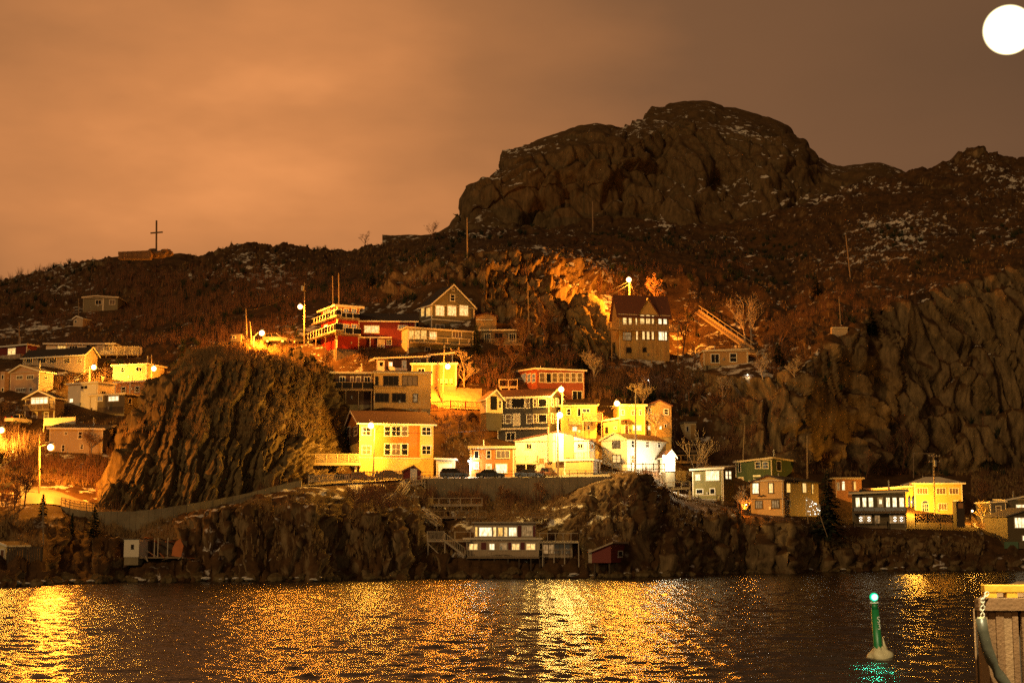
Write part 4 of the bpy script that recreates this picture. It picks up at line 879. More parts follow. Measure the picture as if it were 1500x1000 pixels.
m = MB(); m.hexa([h.P(up[0] - .3, zt + .01, -.4), h.P(up[1] + .6, zt + .01, -.4), h.P(up[1] + .6, zt - .15, 6.5), h.P(up[0] - .3, zt - .15, 6.5)] + [h.P(up[0] - .3, zt + .2, -.4), h.P(up[1] + .6, zt + .2, -.4), h.P(up[1] + .6, zt + .1, 6.5), h.P(up[0] - .3, zt + .1, 6.5)]); m.build('upper_roof', WOODP, h.root)
sv = h.O.copy(); h.O = h.O + h.B * .1
h.win(695.5, 771, 700, 786, 'y'); h.win(701, 771, 721.5, 786, 'b', 1); h.win(722, 771, 727.5, 786, 'l'); h.win(728.5, 771, 737.5, 786, 'y'); h.win(738, 771, 744, 786, 'l'); h.win(744.5, 771, 758, 786, 'b'); h.panel(758.5, 769.5, 763.5, 786, REDP, name='shutter'); h.win(764.5, 769.5, 780.5, 785, 'm', 3, 2); h.panel(781, 769.5, 784, 786, REDP, name='shutter')
h.O = sv
for x in (684, 702, 724, 744, 760, 777, 790, 796): 
    a_, v_ = h.f(x, 815)
    for d_ in (-1.4, 3): MB().obox(h.P(a_, -.18, d_), h.U * .2, h.B * .2, h.Z * -(h.O.z + 1.2)).build('stilt', WOODD, h.root)
# right porch and deck
a0 = h.w; a1 = h.f(848, 790)[0]; vd = h.f(800, 793)[1]
m = MB(); m.obox(h.P(a0 + .02, vd - .2, -1.2), h.U * (a1 - a0), h.B * 6, h.Z * .2); dk = m.build('side_deck', WOODP, h.root)
for p_, q_ in ((h.P(a0, vd, -1.1), h.P(a1, vd, -1.1)), (h.P(a1, vd, -1.1), h.P(a1, vd, 4))): rail_run(p_, q_, 1.15, WOODP, dk, 0, None, 1.1)
for t in (0.06, .35, .62, .98): MB().obox(h.P(a0 + (a1 - a0) * t, vd - .2, -1.1), h.U * .14, h.B * .14, h.Z * -(h.O.z + vd + .8)).build('deck_post', WOODP, dk)
m = MB(); ap = h.f(838, 800)[0]; m.obox(h.P(a0 + .3, -.1, 0), h.U * (ap - a0 - .3), h.B * 4, h.Z * (vd + .0)); pc = m.build('glazed_porch', W['pale'], h.root)
for i in range(5):
    t0 = a0 + .5 + (ap - a0 - .7) * i / 5; MB().obox(h.P(t0, .5, -.02), h.U * (ap - a0 - .7) / 5 * .82, h.B * .018, h.Z * (vd - .9)).build('pane', LITD if i < 2 else CURT, pc)
rail_run(h.P(a0, 0, -1.1), h.P(ap, 0, -1.1), 1.0, WOODP, pc, .0, None, 1.4)
# left upper deck with stair
al = h.f(627, 790)[0]; am = h.f(652, 790)[0]; vd = h.f(640, 791)[1]
m = MB(); m.obox(h.P(al, vd - .2, -1.2), h.U * (up[0] - al - .4), h.B * 3, h.Z * .2); dk = m.build('upper_deck', WOODP, h.root)
rail_run(h.P(al, vd, -1.1), h.P(am, vd, -1.1), 1.2, WOODP, dk, .18); rail_run(h.P(am + 1.2, vd, 1.6), h.P(up[0] - .6, vd, 1.6), 1.15, WOODP, dk, 0, None, 2.2)
for x in (al + .05, am, am + 3): MB().obox(h.P(x, vd - .2, -1.0), h.U * .14, h.B * .14, h.Z * -(h.O.z + vd)).build('deck_post', WOODP, dk)
MB().bar(h.P(al, vd - .3, -1.05), h.P(al + 2.0, vd - 2.2, -1.05), .12).build('brace', WOODP, dk)
s0 = h.P(am, vd, -1.0); s1 = h.P(h.f(682, 806)[0], .2, -1.0); m = MB(); Zv = Vector((0, 0, 1))
for off in (0, -1.0): m.bar(s0 + h.B * off, s1 + h.B * off, .08, .25)
for i in range(9): c = s0.lerp(s1, (i + .5) / 9); m.obox(c - h.B * 1.0, h.U * .3, h.B * 1.0, Zv * .05)
st = m.build('stair', WOODP, h.root)
m = MB(); m.bar(s0 - h.B + Zv * 1.1, s1 - h.B + Zv * 1.1, .09, .08)
for i in range(13): c = s0.lerp(s1, i / 12) - h.B; m.obox(c, h.U * .06, h.B * .05, Zv * 1.1)
m.build('stair_rail', WOODP, st)
h = House('red_boathouse', 'small dark red boathouse with pale lit roof at the waterline', 867, 895, 824, 803, W['dred'], -20, xs=943, D=193, cat='boathouse', found=0)
ua, za = h.f(893, 794); h.slab(fl=-.5, fr=.55, bl=-.5, br=.35, over=.4, roof=WOODP, fascia=None); h.win(905, 806, 912, 816, 'd', side='s'); h.panel(929, 800, 938, 811, W['pale'], side='s', name='shutter'); h.panel(862, 804, 867, 824, WOODP, name='lean_to_wall')
for u_, d_ in ((.2, .2), (h.w - .4, .2), (h.w - .4, h.d - .5), (.2, h.d - .5), (h.w - .4, h.d * .5)): MB().obox(h.P(u_, 0, d_), h.U * .22, h.B * .22, h.Z * -(h.O.z + 1)).build('stilt', WOODD, h.root)
# collapsed shed on the rock
h = House('ruined_shed', 'half-collapsed white and orange shed on the low shore rock', 181, 203, 815.5, 789.5, W['white'], -6, 3.5, D=181.5, cat='shed', found=1.0)
h.slab(over=.1, roof=ROOFD, th=.12, fascia=None); h.win(192, 797, 196, 804, 'd', trim=DKF)
a1 = h.f(268, 812)[0]; a0 = h.w
rng = random.Random(5)
m = MB(); m.obox(h.P(a0, 0, 3.2), h.U * (a1 - a0 - .6), h.B * .15, h.Z * 2.0); m.build('back_wall', WOODD, h.root)
m = MB(); m.obox(h.P(a0, -.15, .2), h.U * (a1 - a0), h.B * 3.2, h.Z * .15); m.build('floor_slab', WOOD, h.root)
for t in (.32, .40, .62): MB().obox(h.P(a0 + (a1 - a0) * t, 0, .3), h.U * .12, h.B * .12 , h.Z * (2.1 + rng.random() * .4)).build('post', WOODP, h.root)
ORP = paint('torn_orange_sheathing', (.5, .16, .05), .8, .35, 1.5)
c1 = h.f(252, 800)[0]
m = MB(); m.prism([h.P(c1 - .1, .2, .2), h.P(a1 - .3, .0, .1), h.P(a1, 1.4, .1), h.P(a1 - .5, 2.3, .2), h.P(c1 + .4, 2.0, .3), h.P(c1, 1.2, .3)], h.B * .12); m.build('torn_wall', ORP, h.root)
for i in range(14):
    u_ = a0 + (a1 - a0) * rng.random(); p_ = h.P(u_, rng.random() * .3 - .1, -.2 + rng.random() * 1.5); q_ = p_ + Vector((rng.uniform(-1.6, 1.6), rng.uniform(-.5, .5), rng.uniform(-.7, 1.0)))
    MB().bar(p_, q_, .14, .04).build('broken_board', (WOODP, WOOD, ORP)[i % 3], h.root)
for i in range(6):
    u_ = a0 + (a1 - a0) * (.1 + .12 * i); MB().bar(h.P(u_, 2.2 + rng.uniform(-.3, .3), .2), h.P(u_ + rng.uniform(-.4, .8), 2.0 + rng.uniform(-.6, .4), 3.2), .1, .14).build('rafter', WOODD if i % 2 else ORP, h.root)
# ------------------------------------------------------------------ road, walls
ASPH = paint('wet_asphalt', (.17, .145, .11), .6, .35, .6, bump=.3, bscale=5)
def sheet(name, top, bot, m, thick=0, **kw):
    n = len(top); vs = [Vector(p) for p in top] + [Vector(p) for p in bot]
    return MB().add(vs, [(i, i + 1, n + i + 1, n + i) for i in range(n - 1)]).build(name, m, **kw)
def rowpt(px, r):
    P_ = np.array([np.interp(px, XS, H0[:, r, j]) for j in range(3)]); return Vector(P_)
xs_ = list(range(30, 640, 10)); Zv = Vector((0, 0, 1))
def fwdoff(px): return float(np.interp(px, [30, 90, 120, 270, 340, 450, 640], [0, .3, 3.2, 3.2, 1.0, .6, .6]))
front = [rowpt(x, r3) - Vector((0, fwdoff(x), 0)) + Zv * .06 for x in xs_]; back = [rowpt(x, r4) + Zv * .10 for x in xs_]
sheet('road', back, front, ASPH, kind='structure')
wx = list(range(618, 906, 12))
wt = [at(x, np.interp(x, [618, 890], [702, 699]), 215.2) for x in wx]; wk = [at(x, np.interp(x, [618, 780, 890], [697, 696, 690.5]), 228.5) + Zv * .05 for x in wx]
wz = [float(p.z) for p in wt]
sheet('road', [Vector((k.x, k.y, max(k.z, t.z))) for k, t in zip(wk, wt)], [t + Vector((0, .1, .0)) for t in wt], ASPH, kind='structure')
def wallstrip(name, label, tops, down, th, m, cat='wall', pitch=None):
    root = empty(name, tops[0] - Zv * down[0], 0, label, cat)
    for i in range(len(tops) - 1):
        a, b = tops[i], tops[i + 1].lerp(tops[i], .018); t = Vector((0, th, 0)); jit = Vector((0, (i * 37 % 7) * .012, (i * 53 % 5) * .012)); a = a + jit; b = b + jit
        MB().hexa([a - Zv * down[i], b - Zv * down[i + 1], b - Zv * down[i + 1] + t, a - Zv * down[i] + t, a, b, b + t, a + t]).build('wall_panel', m, root)
    return root
tops = [p + Zv * .12 - Vector((0, .05, 0)) for i, p in enumerate(wt)]
rw = wallstrip('retaining_wall', 'stained concrete retaining wall below the parked cars', [p - Vector((0, .35, 0)) for p in tops], [4.2] * len(tops), .4, CONC)
rng = random.Random(2)
root = empty('guard_rail', tops[0], 0, 'thin metal guard rail on top of the retaining wall', 'railing')
for i in range(len(tops)): MB().tube([tops[i] - Vector((0, .15, .05)), tops[i] + Vector((0, -.15, 1.0))], .035, 5).build('post', BLACKM, root)
for hh in (.5, 1.0): MB().tube([p + Vector((0, -.15, hh)) for p in tops], .028, 5).build('rail', BLACKM, root)
px_ = list(range(92, 452, 9))
tp = [rowpt(x, r3) - Vector((0, fwdoff(x) + .35, 0)) + Zv * np.interp(x, [92, 130, 180, 450], [.05, .2, .75, .85]) for x in px_]
wallstrip('parapet_wall', 'pale concrete road parapet curving round the foot of the bluff', tp, [float(np.interp(x, [92, 120, 280, 350, 450], [1.2, 4.2, 4.2, 1.6, 1.4])) for x in px_], .35, CONC)
root = empty('guard_fence', tp[0], 0, 'dark metal guard fence along the lit road bend', 'fence')
for i in range(0, 10): MB().tube([tp[i] + Vector((0, .1, 0)), tp[i] + Vector((0, .1, 1.15))], .05, 5).build('post', BLACKM, root)
for hh in (.45, .8, 1.15): MB().tube([p + Vector((0, .1, hh)) for p in tp[:10]], .035, 5).build('rail', BLACKM, root)
m = MB()
for i in range(9):
    for t in (.25, .5, .75): c = tp[i].lerp(tp[i + 1], t) + Vector((0, .1, 0)); m.tube([c, c + Zv * 1.15], .02, 4)
m.build('bars', BLACKM, root, kind='stuff')
# lit rock face by the chalet
OX = np.arange(838, 902, 1.6)
def oc(px, tp_, off): d0 = hit(px, 522); return [(528, d0 + .3), (500, d0 + 4), (470, d0 + 7 + off * .6), (tp_, d0 + 9 + off * 1.4)]
OC = {838: oc(838, 500, 5), 843: oc(843, 436, 5), 850: oc(850, 429, 4), 862: oc(862, 432, 4), 875: oc(875, 446, 5), 890: oc(890, 470, 6), 902: oc(902, 505, 8)}
O0 = loft(OC, [20, 24, 22], OX, {'b': [(3, -.3), (9, -3), (20, -7)]}, smooth=2)
gridmesh('rock_outcrop', rockify(O0, 1.5, 3.2, lean=-.45, seed=41), BLUFFM, kind='structure')

# ------------------------------------------------------------------ street lamps, poles
LAMPK = 4.8
SODC = (1.0, .29, .018); WARM = (1.0, .41, .036); COOL = (1.0, .90, .72)
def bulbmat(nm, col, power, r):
    return halo_glass('bulb_' + nm, tuple(c * .5 + .5 * q for c, q in zip(col, (1, .9, .6))), 16.0, 1.5, (col[0], col[1] * 1.05, col[2]), .3, .85)  # rim tint in the bulb emission stands in for the lamp's halo
def pole(root, base, top, r=.15):
    return MB().tube([base - Zv * .8, base.lerp(top, .5), top], [r, r * .85, r * .65], 7).build('pole', POLE, root)
def street_lamp(label, bx, by, tx, ty, gx, gy, power, col=SODC, D=None, r=.54, xarm=False, tr=False, fwd=0.0, cn='sodium', metal=False):
    D = D if D else hit(gx, gy) - .2
    base = at(gx, gy, D); top = at(tx, ty, D); b = at(bx, by, D - .9 - fwd)
    root = empty('street_lamp', base, 0, label, 'street lamp', 'street lamps on the hillside')
    po = pole(root, base, top)
    ar = Vector((top.x, top.y, min(b.z + .15, top.z - .05))); arm = [ar, ar.lerp(b, .5) + Zv * .35, b + Zv * (r * 1.15)]
    MB().tube(arm, .05, 6).build('arm', STEEL, root)
    d = (b - ar); d.z = 0; d = d.normalized() if d.length > .05 else Vector((0, -1, 0))
    hb = b + Zv * (r * 1.2); m = MB(); m.tube([hb - d * .45, hb - d * .2, hb + d * .2, hb + d * .42], [.07, .16, .17, .06], 8); hd = m.build('lamp_head', STEEL, root)
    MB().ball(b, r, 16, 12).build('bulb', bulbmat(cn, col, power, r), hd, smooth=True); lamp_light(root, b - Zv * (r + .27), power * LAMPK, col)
    if tr: MB().lathe(at(tx - 3, ty + 8, D - .3) , [(.02, -.5), (.28, -.5), (.28, .45), (.02, .5)], 9).build('transformer', STEEL, root)
    if xarm:
        c = top - Zv * .7; x = MB().bar(c - Vector((1.1, .12, 0)), c + Vector((1.1, -.12, 0)), .1, .13).build('crossarm', POLE, root)
        for k in (-1, -.45, .45, 1): MB().lathe(c + Vector((k, -.12, .06)), [(.04, 0), (.06, .1), (.03, .18)], 6).build('insulator', WHITE, x)
    return root, top
LT = {}
_, LT['a'] = street_lamp('street lamp on short pole behind the cream house', 138, 538, 131, 536, 131, 566, 2400, WARM, cn='warm')
_, LT['b'] = street_lamp('big orange street lamp on the pole at the left flank of the bluff', 226, 540, 222, 519, 222, 575, 1300, fwd=1.2, D=hit(215, 566) - 2.6)
_, LT['c'] = street_lamp('street lamp on tall pole lighting the road bend', 75, 655, 57.7, 637, 57.7, 723, 5200, fwd=0)
_, LT['d'] = street_lamp('low street lamp on the crest of the bluff', 384, 488, 372, 492, 371, 502, 3000, D=hit(372, 506) + .5)
_, LT['e'] = street_lamp('street lamp with transformer left of the red decks', 440, 449.5, 446, 414, 446, 500, 9000, tr=True, D=redD - 7)
_, LT['f'] = street_lamp('street lamp in front of the big yellow house', 543.6, 623.5, 549, 628, 546.5, 699, 3600, WARM, D=roadD - 4.2, cn='warm', xarm=False)
_, LT['g'] = street_lamp('street lamp over the yellow garden slope', 656, 537, 651, 511, 648, 590, 6000, fwd=2.4)
_, LT['h'] = street_lamp('upper of two street lamps right of the slate house', 822, 570.5, 824, 573, 823, 604, 2600, WARM, D=slD - 1.0, cn='warm')
_, LT['i'] = street_lamp('lower street lamp on white pole before the blazing white house', 820, 608, 817, 610, 817.5, 699, 5200, (1.0, .56, .12), D=roadD - 4.0, cn='pale')
_, LT['j'] = street_lamp('street lamp left of the yellow two-storey house', 903.5, 591, 908, 590, 908.5, 637, 3200, WARM, D=yhD - 2.6, cn='warm')
_, LT['k'] = street_lamp('highest street lamp standing behind the chalet roof', 921, 410, 922, 405, 922, 455, 17000, D=hit(905, 500) + 3.5, r=.62)
_, LT['l'] = street_lamp('street lamp at the left picture edge below the pink house', 3, 630, -8, 622, -8, 660, 4000, WARM, cn='warm')
def porch_light(label, px, py, D, power, col=COOL, r=.2, wall=.5):
    b = at(px, py, D); root = empty('porch_light', b, 0, label, 'porch light', 'porch lights')
    MB().tube([b + Vector((0, wall, .05)), b + Vector((0, .1, r + .06)), b + Vector((0, 0, r))], .03, 5).build('bracket', BLACKM, root)
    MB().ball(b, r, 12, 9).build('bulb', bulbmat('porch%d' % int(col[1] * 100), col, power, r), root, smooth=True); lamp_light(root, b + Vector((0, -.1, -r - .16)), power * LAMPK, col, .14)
porch_light('cool white porch light at the corner of the small orange house', 687, 675, roadD - .6, 260)
porch_light('glaring porch light between the white gable house and its annex', 972.5, 668, wgD - 1.2, 900, (1, .82, .5), .26)
porch_light('pale lamp over the entry of the yellow cottage', 847, 617, yhD - 14, 300, (1, .7, .3), .15) if False else None
porch_light('wall lamp behind the olive house lighting the bright yellow house', 1336, 735, ybD - 4.5, 2400, WARM, .25, .1)
porch_light('yard lamp at the foot of the glowing tree', 1424, 748, hit(1424, 765) - 3.0, 420, WARM, .2, .1)
porch_light('small lamp beside the dry shrub left of the ochre gable house', 1093, 739, 222.5, 160, SODC, .12)
porch_light('tiny lamp in the dark scrub under the chalet', 949.5, 556.5, hit(949.5, 557) - .8, 12, COOL, .1)
porch_light('tiny lamp under the hillside cottage', 1095, 549, hit(1095, 551) - .8, 14, COOL, .1)
porch_light('tiny lamp near the pale hillside panel', 1160.5, 514.5, hit(1160.5, 516) - .8, 14, COOL, .1)

def utility_pole(label, tx, ty, gx, gy, D=None, r=.14, xarm=False, box=False):
    D = D if D else hit(gx, gy) - .1
    base = at(gx, gy, D); top = at(tx, ty, D); root = empty('utility_pole', base, 0, label, 'utility pole', 'utility poles')
    pole(root, base, top, r)
    if xarm:
        for dz in (.5, 1.5)[:xarm]:
            c = top - Zv * dz; x = MB().bar(c - Vector((1.0, .16, 0)), c + Vector((1.0, -.16, 0)), .1, .13).build('crossarm', POLE, root)
            for k in (-.9, -.4, .4, .9): MB().lathe(c + Vector((k, -.16, .06)), [(.04, 0), (.07, .1), (.03, .2)], 6).build('insulator', WHITE, x)
    if box: MB().lathe(at(tx + 2, ty + 14, D - .35), [(.02, -.55), (.3, -.55), (.3, .5), (.02, .55)], 9).build('transformer', STEEL, root)
    return top
UP = {}
UP[0] = utility_pole('thin pole standing on the snowy bench below the peak', 868, 295, 868.5, 337, r=.2)
UP[1] = utility_pole('pole on the skyline left of the peak', 684, 319, 684.5, 378, r=.2)
UP[2] = utility_pole('pale pole in the scrub left of the glowing rock', 773, 413, 775, 482)
UP[3] = utility_pole('leaning pole high on the right slope', 1239, 345, 1246.5, 412, r=.18)
UP[4] = utility_pole('pole behind the pale hillside panel', 1229, 434, 1232, 482, r=.15)
UP[5] = utility_pole('tall pole before the dark green house cliff', 1182.5, 638, 1182.5, 694, D=248)
UP[6] = utility_pole('utility pole with crossarms before the bright yellow house', 1368, 664, 1369, 757, D=ybD - 5, xarm=2, box=True)
UP[7] = utility_pole('tall bare pole before the white gable house', 931.5, 572, 930.5, 691, D=wgD - 3.0, r=.17)
UP[8] = utility_pole('taller of two poles on the bluff crest', 360, 452, 362, 500, D=hit(362, 503) + .6)
UP[9] = utility_pole('shorter leaning pole on the bluff crest', 366, 471, 369, 500, D=hit(369, 503) + .9)
UP[10] = utility_pole('pole above the tiny pale hut on the left hillside', 115, 437, 115.5, 464)
UP[11] = utility_pole('pole before the red house at the left edge', 28, 472, 28, 512)
UP[12] = utility_pole('thin pole behind the red tower house', 496, 400, 496.5, 452, D=redD + 12)
UP[13] = utility_pole('thin pole in the dark slope left of the red tower house', 487, 404, 488, 450, D=redD + 14)
UP[14] = utility_pole('thin pole rising by the dark green house', 1091, 620, 1088, 678, D=252)
UP[15] = utility_pole('pole on the shore left of the steps', 63, 730, 64, 822, D=178, r=.12)
def wire(label, a, b, sag=1.0, r=.022, off=Vector()):
    pts = [a.lerp(b, t) + off - Zv * sag * 4 * t * (1 - t) for t in np.linspace(0, 1, 13)]
    MB().tube(pts, r, 3).build('power_line', BLACKM, label=label, cat='power line', group='power lines')
wire('power line from the chalet lamp down to the glowing rock', LT['k'] - Zv * .9, at(843, 437, hit(843, 445) - 2), .8, .03)
wire('second power line left of the chalet lamp', LT['k'] - Zv * 1.5, at(846, 448, hit(846, 450) - 2), .8, .03)
wire('stay wire from the chalet lamp to the roof', LT['k'] - Zv * .5, at(931, 437, hit(905, 500) + 2), 0, .03)
wire('power line between the crossarm pole and the tall cliff pole', UP[6] - Zv * .5, UP[5], 1.6, .02)
wire('power line from the crossarm pole towards the right edge', UP[6] - Zv * .5, at(1560, 690, 262), 1.6, .02)
wire('power line from the tall bare pole to the crossing above the terraces', UP[7] - Zv * .4, UP[14], 1.2, .02)
wire('power line sloping down from the lamp behind the cream house', LT['a'] - Zv * .3, at(78, 562, 262), .8, .025)
wire('power line from the skyline pole across the dark slope', UP[1], UP[2], 2.5, .025)

# pale garden slope under the lamp
gx = np.linspace(630, 706, 40); gy = np.linspace(566, 597, 26)
GG = np.zeros((len(gx), len(gy), 3))
for i, x in enumerate(gx):
    for j, y in enumerate(gy[::-1]):
        yy = y + (x - 630) * .06 - (4 if x < 640 else 0); p_ = hitp(x, yy); GG[i, j] = (p_.x, p_.y, p_.z + .12)
GG[..., 2] += (fbm(GG / .8, 3, 5) - .5) * .35
gridmesh('lawn', GG, paint('snow_dusted_dry_lawn', (.34, .27, .15), .9, .55, 1.6, bump=.9, bscale=3), kind='structure')

wn = 0
for (a_, b_, lab) in ((LT['f'], LT['i'], 'power line between the two lamp poles on the road'), (LT['i'], UP[7] - Zv * 1, 'power line from the white lamp pole to the tall bare pole'), (LT['g'], LT['h'], 'power line from the garden lamp to the upper lamp pole'),
        (LT['e'], UP[8], 'power line from the transformer lamp to the bluff crest pole'), (LT['e'], UP[12], 'power line from the transformer lamp to the thin pole behind the red tower'), (LT['b'], LT['a'], 'power line between the two lamps of the left cluster'),
        (LT['c'], LT['l'], 'power line from the road lamp to the left edge lamp'), (LT['h'], LT['j'], 'power line from the upper lamp to the yellow house lamp'), (LT['g'], at(700, 478, 283), 'power line from the garden lamp up to the brown shed'),
        (LT['f'], at(600, 545, 238), 'power line from the road lamp up to the tan house'), (UP[6], at(1330, 704, 256), 'service drop from the crossarm pole to the low wing'), (UP[5], at(1130, 671, 246), 'service drop from the cliff pole to the dark green house')):
    wire(lab, a_ - Zv * .4, b_ - Zv * .3, 1.0, .022)
# ------------------------------------------------------------------ fences, steps, decks
def fence(label, pts, h, m=WOODP, pick=.2, post=2.2, name='fence', w=.05, rails=(.25, .9), legs=0.0):
    root = empty(name, pts[0], 0, label, 'fence')
    for i in range(len(pts) - 1):
        p, q = pts[i], pts[i + 1]; L0 = (q - p).length; n = max(1, int(round(L0 / post)))
        for k in range(n + (1 if i == len(pts) - 2 else 0)):
            c = p.lerp(q, k / n); MB().obox(c - Vector((.06, -.03, legs)), (.12, 0, 0), (0, .1, 0), Zv * (h + .08 + legs)).build('post', m, root)
        for f in rails: MB().bar(p + Zv * h * f, q + Zv * h * f, .05, .1).build('rail', m, root)
        if pick:
            mm = MB(); k = max(2, int(L0 / pick))
            for j in range(k): c = p.lerp(q, (j + .5) / k); mm.obox(c - Vector((w, .05, -.05)), (w * 2, 0, 0), (0, .03, 0), Zv * (h - .05))
            mm.build('pickets', m, root, kind='stuff')
    return root
fence('weathered picket fence along the edge below the deck bridge', [at(452, 707, 213), at(511, 705, 213)], 1.15, pick=.26, legs=.8)
fence('brown picket fence before the big yellow house', [at(515, 703, 213.2), at(552, 702.5, 213.2), at(590, 702, 213.2)], 1.3, WOOD, pick=.2, legs=1.2)
fence('dark red picket fence below the yellow garden', [at(620, 600, hit(620, 600) - .5), at(660, 597.5, hit(660, 598) - .5), at(704, 600, hit(704, 600) - .5)], 1.4, W['brick'], pick=.22, legs=1.5)
fence('pale board fence above the pale house on the left', [at(64, 624, 240), at(110, 622, 240)], 1.35, CREAMT, pick=.14, w=.068, legs=1)
fence('grey wooden fence on the deck over the rocks', [at(482, 753, 203), at(541, 753, 203)], 1.25, WOODP, pick=.24, legs=1.4)
fence('grey fence stub right of the stair foot', [at(553, 756, 202.6), at(584, 757, 202.6)], 1.1, WOODP, pick=.24, legs=1.4)
fence('thin rail fence before the white gable house', [at(897, 688, wgD - 2.6), at(925, 689, wgD - 2.6), at(990, 690, wgD - 2.6)], 1.2, WOODD, pick=0, post=1.8)
fence('dark slatted fence left of the ochre gable house', [at(1080, 754, 221.5), at(1099, 755, 221.5)], .9, WOODD, pick=.3)
fence('tall dark wharf fence at the lower left shore', [at(10, 828, 170), at(36, 828, 170), at(61, 828, 170)], 2.2, WOODD, pick=.28, w=.11, post=1.1, rails=(.1, .95))
fence('wooden fence in front of the bright yellow house', [at(1341, 765, olD + 3.5), at(1396, 766, olD + 3.5)], 1.5, WOODD, pick=.18, w=.07, legs=2)
# deck bridge to the yellow house
def deck_thing(name, label, cat, a, b, wd, th=.3, rail=1.05, mat=WOODP, pick=.18, legs=(), glass=None, rm=None, legm=None):
    a = Vector(a); b = Vector(b); d = (b - a); s = Vector((-d.y, d.x, 0)).normalized() * wd
    root = empty(name, a, 0, label, cat)
    MB().obox(a - Zv * th, d, s, Zv * th).build('deck', mat, root)
    if rail: rail_run(a + s.normalized() * .06, b + s.normalized() * .06, rail, rm or mat, root, pick, glass)
    for t, ln in legs: MB().obox(a.lerp(b, t) - Zv * th + s * .1, (.28, 0, 0), (0, .28, 0), Zv * -ln).build('leg', legm or mat, root)
    return root
CRD = W['cream']
deck_thing('deck_bridge', 'cream railed deck bridge from the bluff to the yellow house', 'bridge', at(430, 677, roadD - 2.8), at(526, 677, roadD - 2.8), 3.0, .45, 1.3, CRD, .14, ((.2, 3.0), (.93, 3.2)))
deck_thing('plank_walkway', 'long grey plank walkway with rail posts under the retaining wall', 'walkway', at(627, 739.5, 209), at(706, 739, 209), 1.4, .18, 1.0, WOODP, 0, ((.1, 2.2), (.35, 2.2), (.6, 2.2), (.9, 2.2)), legm=WOOD)
deck_thing('plank_walkway', 'lower dark plank walkway crossing above the stilt house', 'walkway', at(620, 757.5, 205.5), at(712, 757, 205.5), 1.2, .15, .9, WOOD, 0, ((.1, 1.6), (.5, 1.6), (.9, 1.6)))
deck_thing('plank_walkway', 'thin plank ledge right above the stilt house roof', 'walkway', at(770, 757, 206), at(812, 757.5, 206), 1.0, .12, .6, WOOD, 0, ((.2, 1.2), (.8, 1.2)))
deck_thing('wooden_platform', 'grey wooden platform under the fence over the rocks', 'platform', at(480, 754, 203.2), at(585, 757.5, 202.8), 2.2, .2, 0, WOODP, 0, ((.05, 1.6), (.3, 1.8), (.62, 1.6), (.95, 1.8)))
deck_thing('snowy_steps', 'weathered plank landing left of the grey fence', 'landing', at(456, 748, 203.5), at(481, 747, 203.5), 1.4, .15, 0, WOODP, 0, ())
def stairs(name, label, a, b, wd=1.2, n=12, mat=WOODP, rail=1.0, pick=True, both=True):
    a = Vector(a); b = Vector(b); root = empty(name, a, 0, label, 'stairs'); d = b - a; hd = Vector((d.x, d.y, 0)).normalized(); s = Vector((-hd.y, hd.x, 0)) * wd
    for o_ in (Vector(), s): MB().bar(a + o_, b + o_, .08, .28).build('stringer', mat, root)
    for i in range(n): c = a.lerp(b, (i + .5) / n); MB().obox(c - hd * .15 + Zv * .05, hd * .3, s, Zv * .05).build('tread', mat, root)
    for o_ in ((Vector(), s) if both else (Vector(),)):
        MB().bar(a + o_ + Zv * rail, b + o_ + Zv * rail, .08, .09).build('handrail', mat, root)
        if pick: MB().bar(a + o_ + Zv * rail * .55, b + o_ + Zv * rail * .55, .05, .06).build('handrail', mat, root)
        for t in (0, .5, 1): MB().obox(a.lerp(b, t) + o_ - Vector((.05, 0, 1.0)), (.1, 0, 0), (0, .1, 0), Zv * (rail + 1.05)).build('post', mat, root)
    return root
stairs('wooden_stairs', 'top flight of grey wooden stairs by the dark red hut', at(618, 707, 212.2), at(592, 712, 211.2), 1.4, 6)
stairs('wooden_stairs', 'steep middle flight of grey stairs on the rock', at(591, 713, 210.8), at(578, 731, 208.5), 1.2, 9)
stairs('wooden_stairs', 'long lower flight of grey stairs to the railed deck', at(566, 734, 206.6), at(545, 750, 204), 1.2, 9)
fence('picket landing fence between the two lower stair flights', [at(564, 734, 206.8), at(580, 733.5, 207.2)], 1.15, WOODP, pick=.18)
stairs('wooden_stairs', 'short diagonal stair on a braced trestle above the stilt house', at(617, 755, 203), at(640, 770, 201.5), 1.0, 8)
root = empty('stair_trestle', at(616, 779, 203.4), 0, 'braced wooden trestle holding up the diagonal stair', 'trestle')
for x in (615, 618.5, 626.5): MB().bar(at(x, 780, 203.3), at(x, 752, 203.3), .14).build('leg', WOODP, root)
for p_, q_ in (((604, 766), (615, 757)), ((616, 779), (626, 766)), ((602, 757), (614, 771))): MB().bar(at(*p_, 203.25), at(*q_, 203.25), .09).build('brace', WOODP, root)
# covered stair ramp above the hillside cottage
a, b = at(1023, 458, hit(1023, 458) - 1), at(1104, 515, hit(1096, 530) - 2.2)
root = empty('covered_stair', b, 0, 'long straight stair roof running down to the hillside cottage', 'stair')
MB().bar(a, b, 1.6, .35).build('ramp', WOOD, root); MB().bar(a + Zv * .45 + Vector((0, -.75, 0)), b + Zv * .45 + Vector((0, -.75, 0)), .1, .5).build('side_board', WOOD, root); MB().bar(a + Zv * .45 + Vector((0, .75, 0)), b + Zv * .45 + Vector((0, .75, 0)), .1, .5).build('side_board', WOOD, root)
for i in range(26): c = a.lerp(b, (i + .5) / 26) + Zv * .25; MB().box(c, (.3, 1.3, .06)).build('tread', WOODP, root)
for t in (.15, .4, .65, .9): c = a.lerp(b, t); MB().obox(c - Vector((.1, .1, 0)), (.2, 0, 0), (0, .2, 0), Zv * -4).build('leg', WOODD, root)
